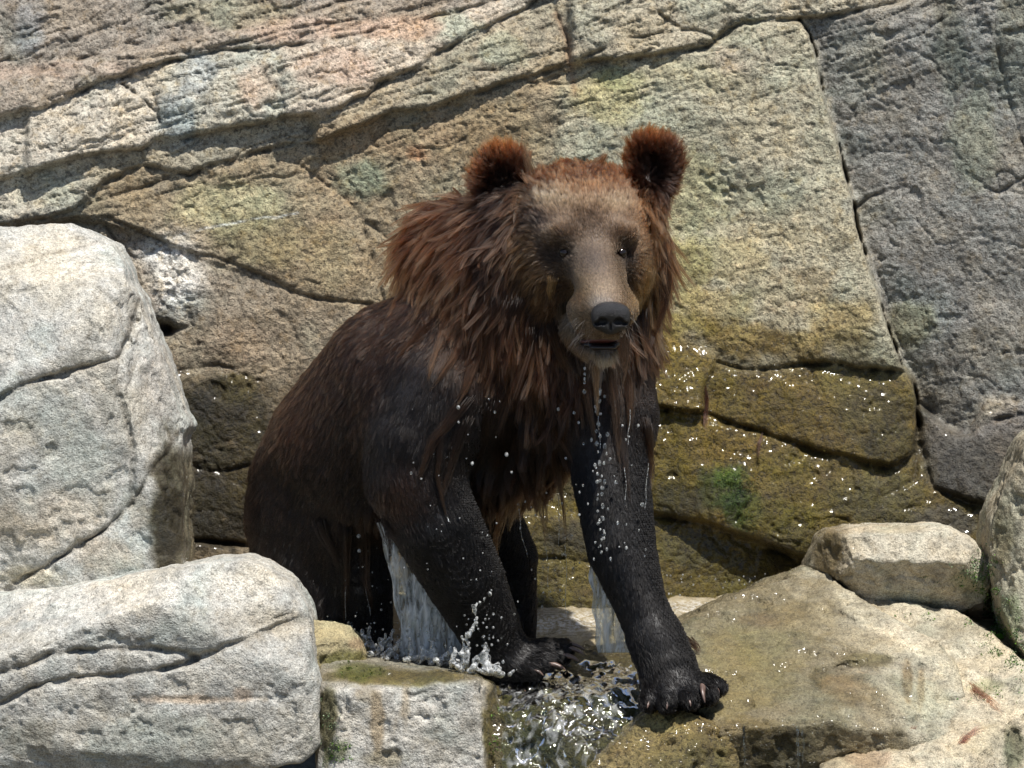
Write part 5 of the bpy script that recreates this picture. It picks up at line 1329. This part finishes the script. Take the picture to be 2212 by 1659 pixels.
def leaf(px, py, s, ang, label):
    loc, nr, ob = cast(px, py)
    if loc is None: return
    nr = nr / np.linalg.norm(nr); t = np.cross(nr, [math.cos(ang), math.sin(ang), .3]); t /= np.linalg.norm(t); b = np.cross(nr, t)
    V, F = [], []
    nu, nv = 9, 5
    for i in range(nu):
        u = i / (nu - 1); w = .42 * math.sin(math.pi * u ** .8) + .01
        for j in range(nv):
            v = (j / (nv - 1) - .5) * 2
            V.append(loc + (t * (u - .5) + b * v * w + nr * (.12 + .16 * abs(v) * w + .10 * math.sin(u * 3))) * s / PPM)
    for i in range(nu - 1):
        for j in range(nv - 1): F.append([i * nv + j, (i + 1) * nv + j, (i + 1) * nv + j + 1, i * nv + j + 1])
    C = np.tile(np.array([[.12, .30, .025]]), (len(V), 1)) * rng.uniform(.8, 1.1)
    tag(make_mesh('leaf', np.array(V), np.array(F), M_LEAF, None, {'col': C}), label, 'leaf', 'small fallen green leaves')
leaf(2064, 1357, 22, .3, 'small green leaf lying in the shade under the undercut boulder')
leaf(2157, 1379, 24, 1.2, 'small green leaf caught in the mossy gap by the tall tan boulder')
leaf(2146, 1484, 22, .6, 'small green leaf on the dry shelf beside a tuft of shed fur')

def tuft(pts, w, n, colr, label, lift=6):
    g = []
    for x, y in pts:
        loc, nr, ob = cast(x, y)
        if loc is None: return
        g.append(loc + nr * lift / PPM)
    g = np.array(g); q = np.stack([(g - T) @ RIGHT, -(g - T) @ UP, (g - T) @ FWD], 1) * PPM
    tt = np.linspace(0, 1, len(q)); S, C = [], []
    for _ in range(n):
        a = rng.uniform(0, .5); b = a + rng.uniform(.25, .55); u = np.linspace(a, min(b, 1.12), 6)
        A = np.stack([np.interp(u, tt, q[:, i]) for i in range(3)], 1)
        over = np.clip(u - 1, 0, 1)[:, None] * (q[-1] - q[-2]) * len(q); A = A + over
        A = A + rng.normal(size=3) * w * np.array([1, 1, .5]) * np.array([.5, .7, .85, 1, 1.15, 1.3])[:, None] * .6 + np.array([0, -1, -.4]) * abs(rng.normal()) * w * .5
        S.append(A); C.append(np.array(colr) * rng.uniform(.6, 1.35))
    o = add_curves('fur_tuft', np.array(S), np.array([.4, .42, .4, .35, .28, .12])[None, :], np.array(C), M_FUR, None)
    tag(o, label, 'fur tuft', 'tufts of shed bear fur')
tuft([(2096, 1478), (2118, 1500), (2142, 1524), (2172, 1552)], 9, 240, (.27, .13, .095), 'wide fluffy tuft of shed brown fur on the pale shelf')
tuft([(2068, 1612), (2092, 1592), (2112, 1580), (2134, 1574)], 8, 200, (.26, .13, .10), 'curled tuft of shed brown fur near the edge of the pale shelf')
tuft([(1953, 1598), (1968, 1580), (1984, 1564)], 5, 110, (.20, .105, .085), 'thin dark wisp of shed fur lying in the joint below the wet slab')
tuft([(1519, 832), (1521, 860), (1518, 900), (1523, 934)], 4, 120, (.10, .045, .03), 'reddish wisp of fur hanging on the ochre stones of the rock face')
tuft([(1650, 930), (1640, 960), (1634, 990)], 2.5, 60, (.10, .05, .03), 'thin reddish wisp of fur in a joint above the green algae')
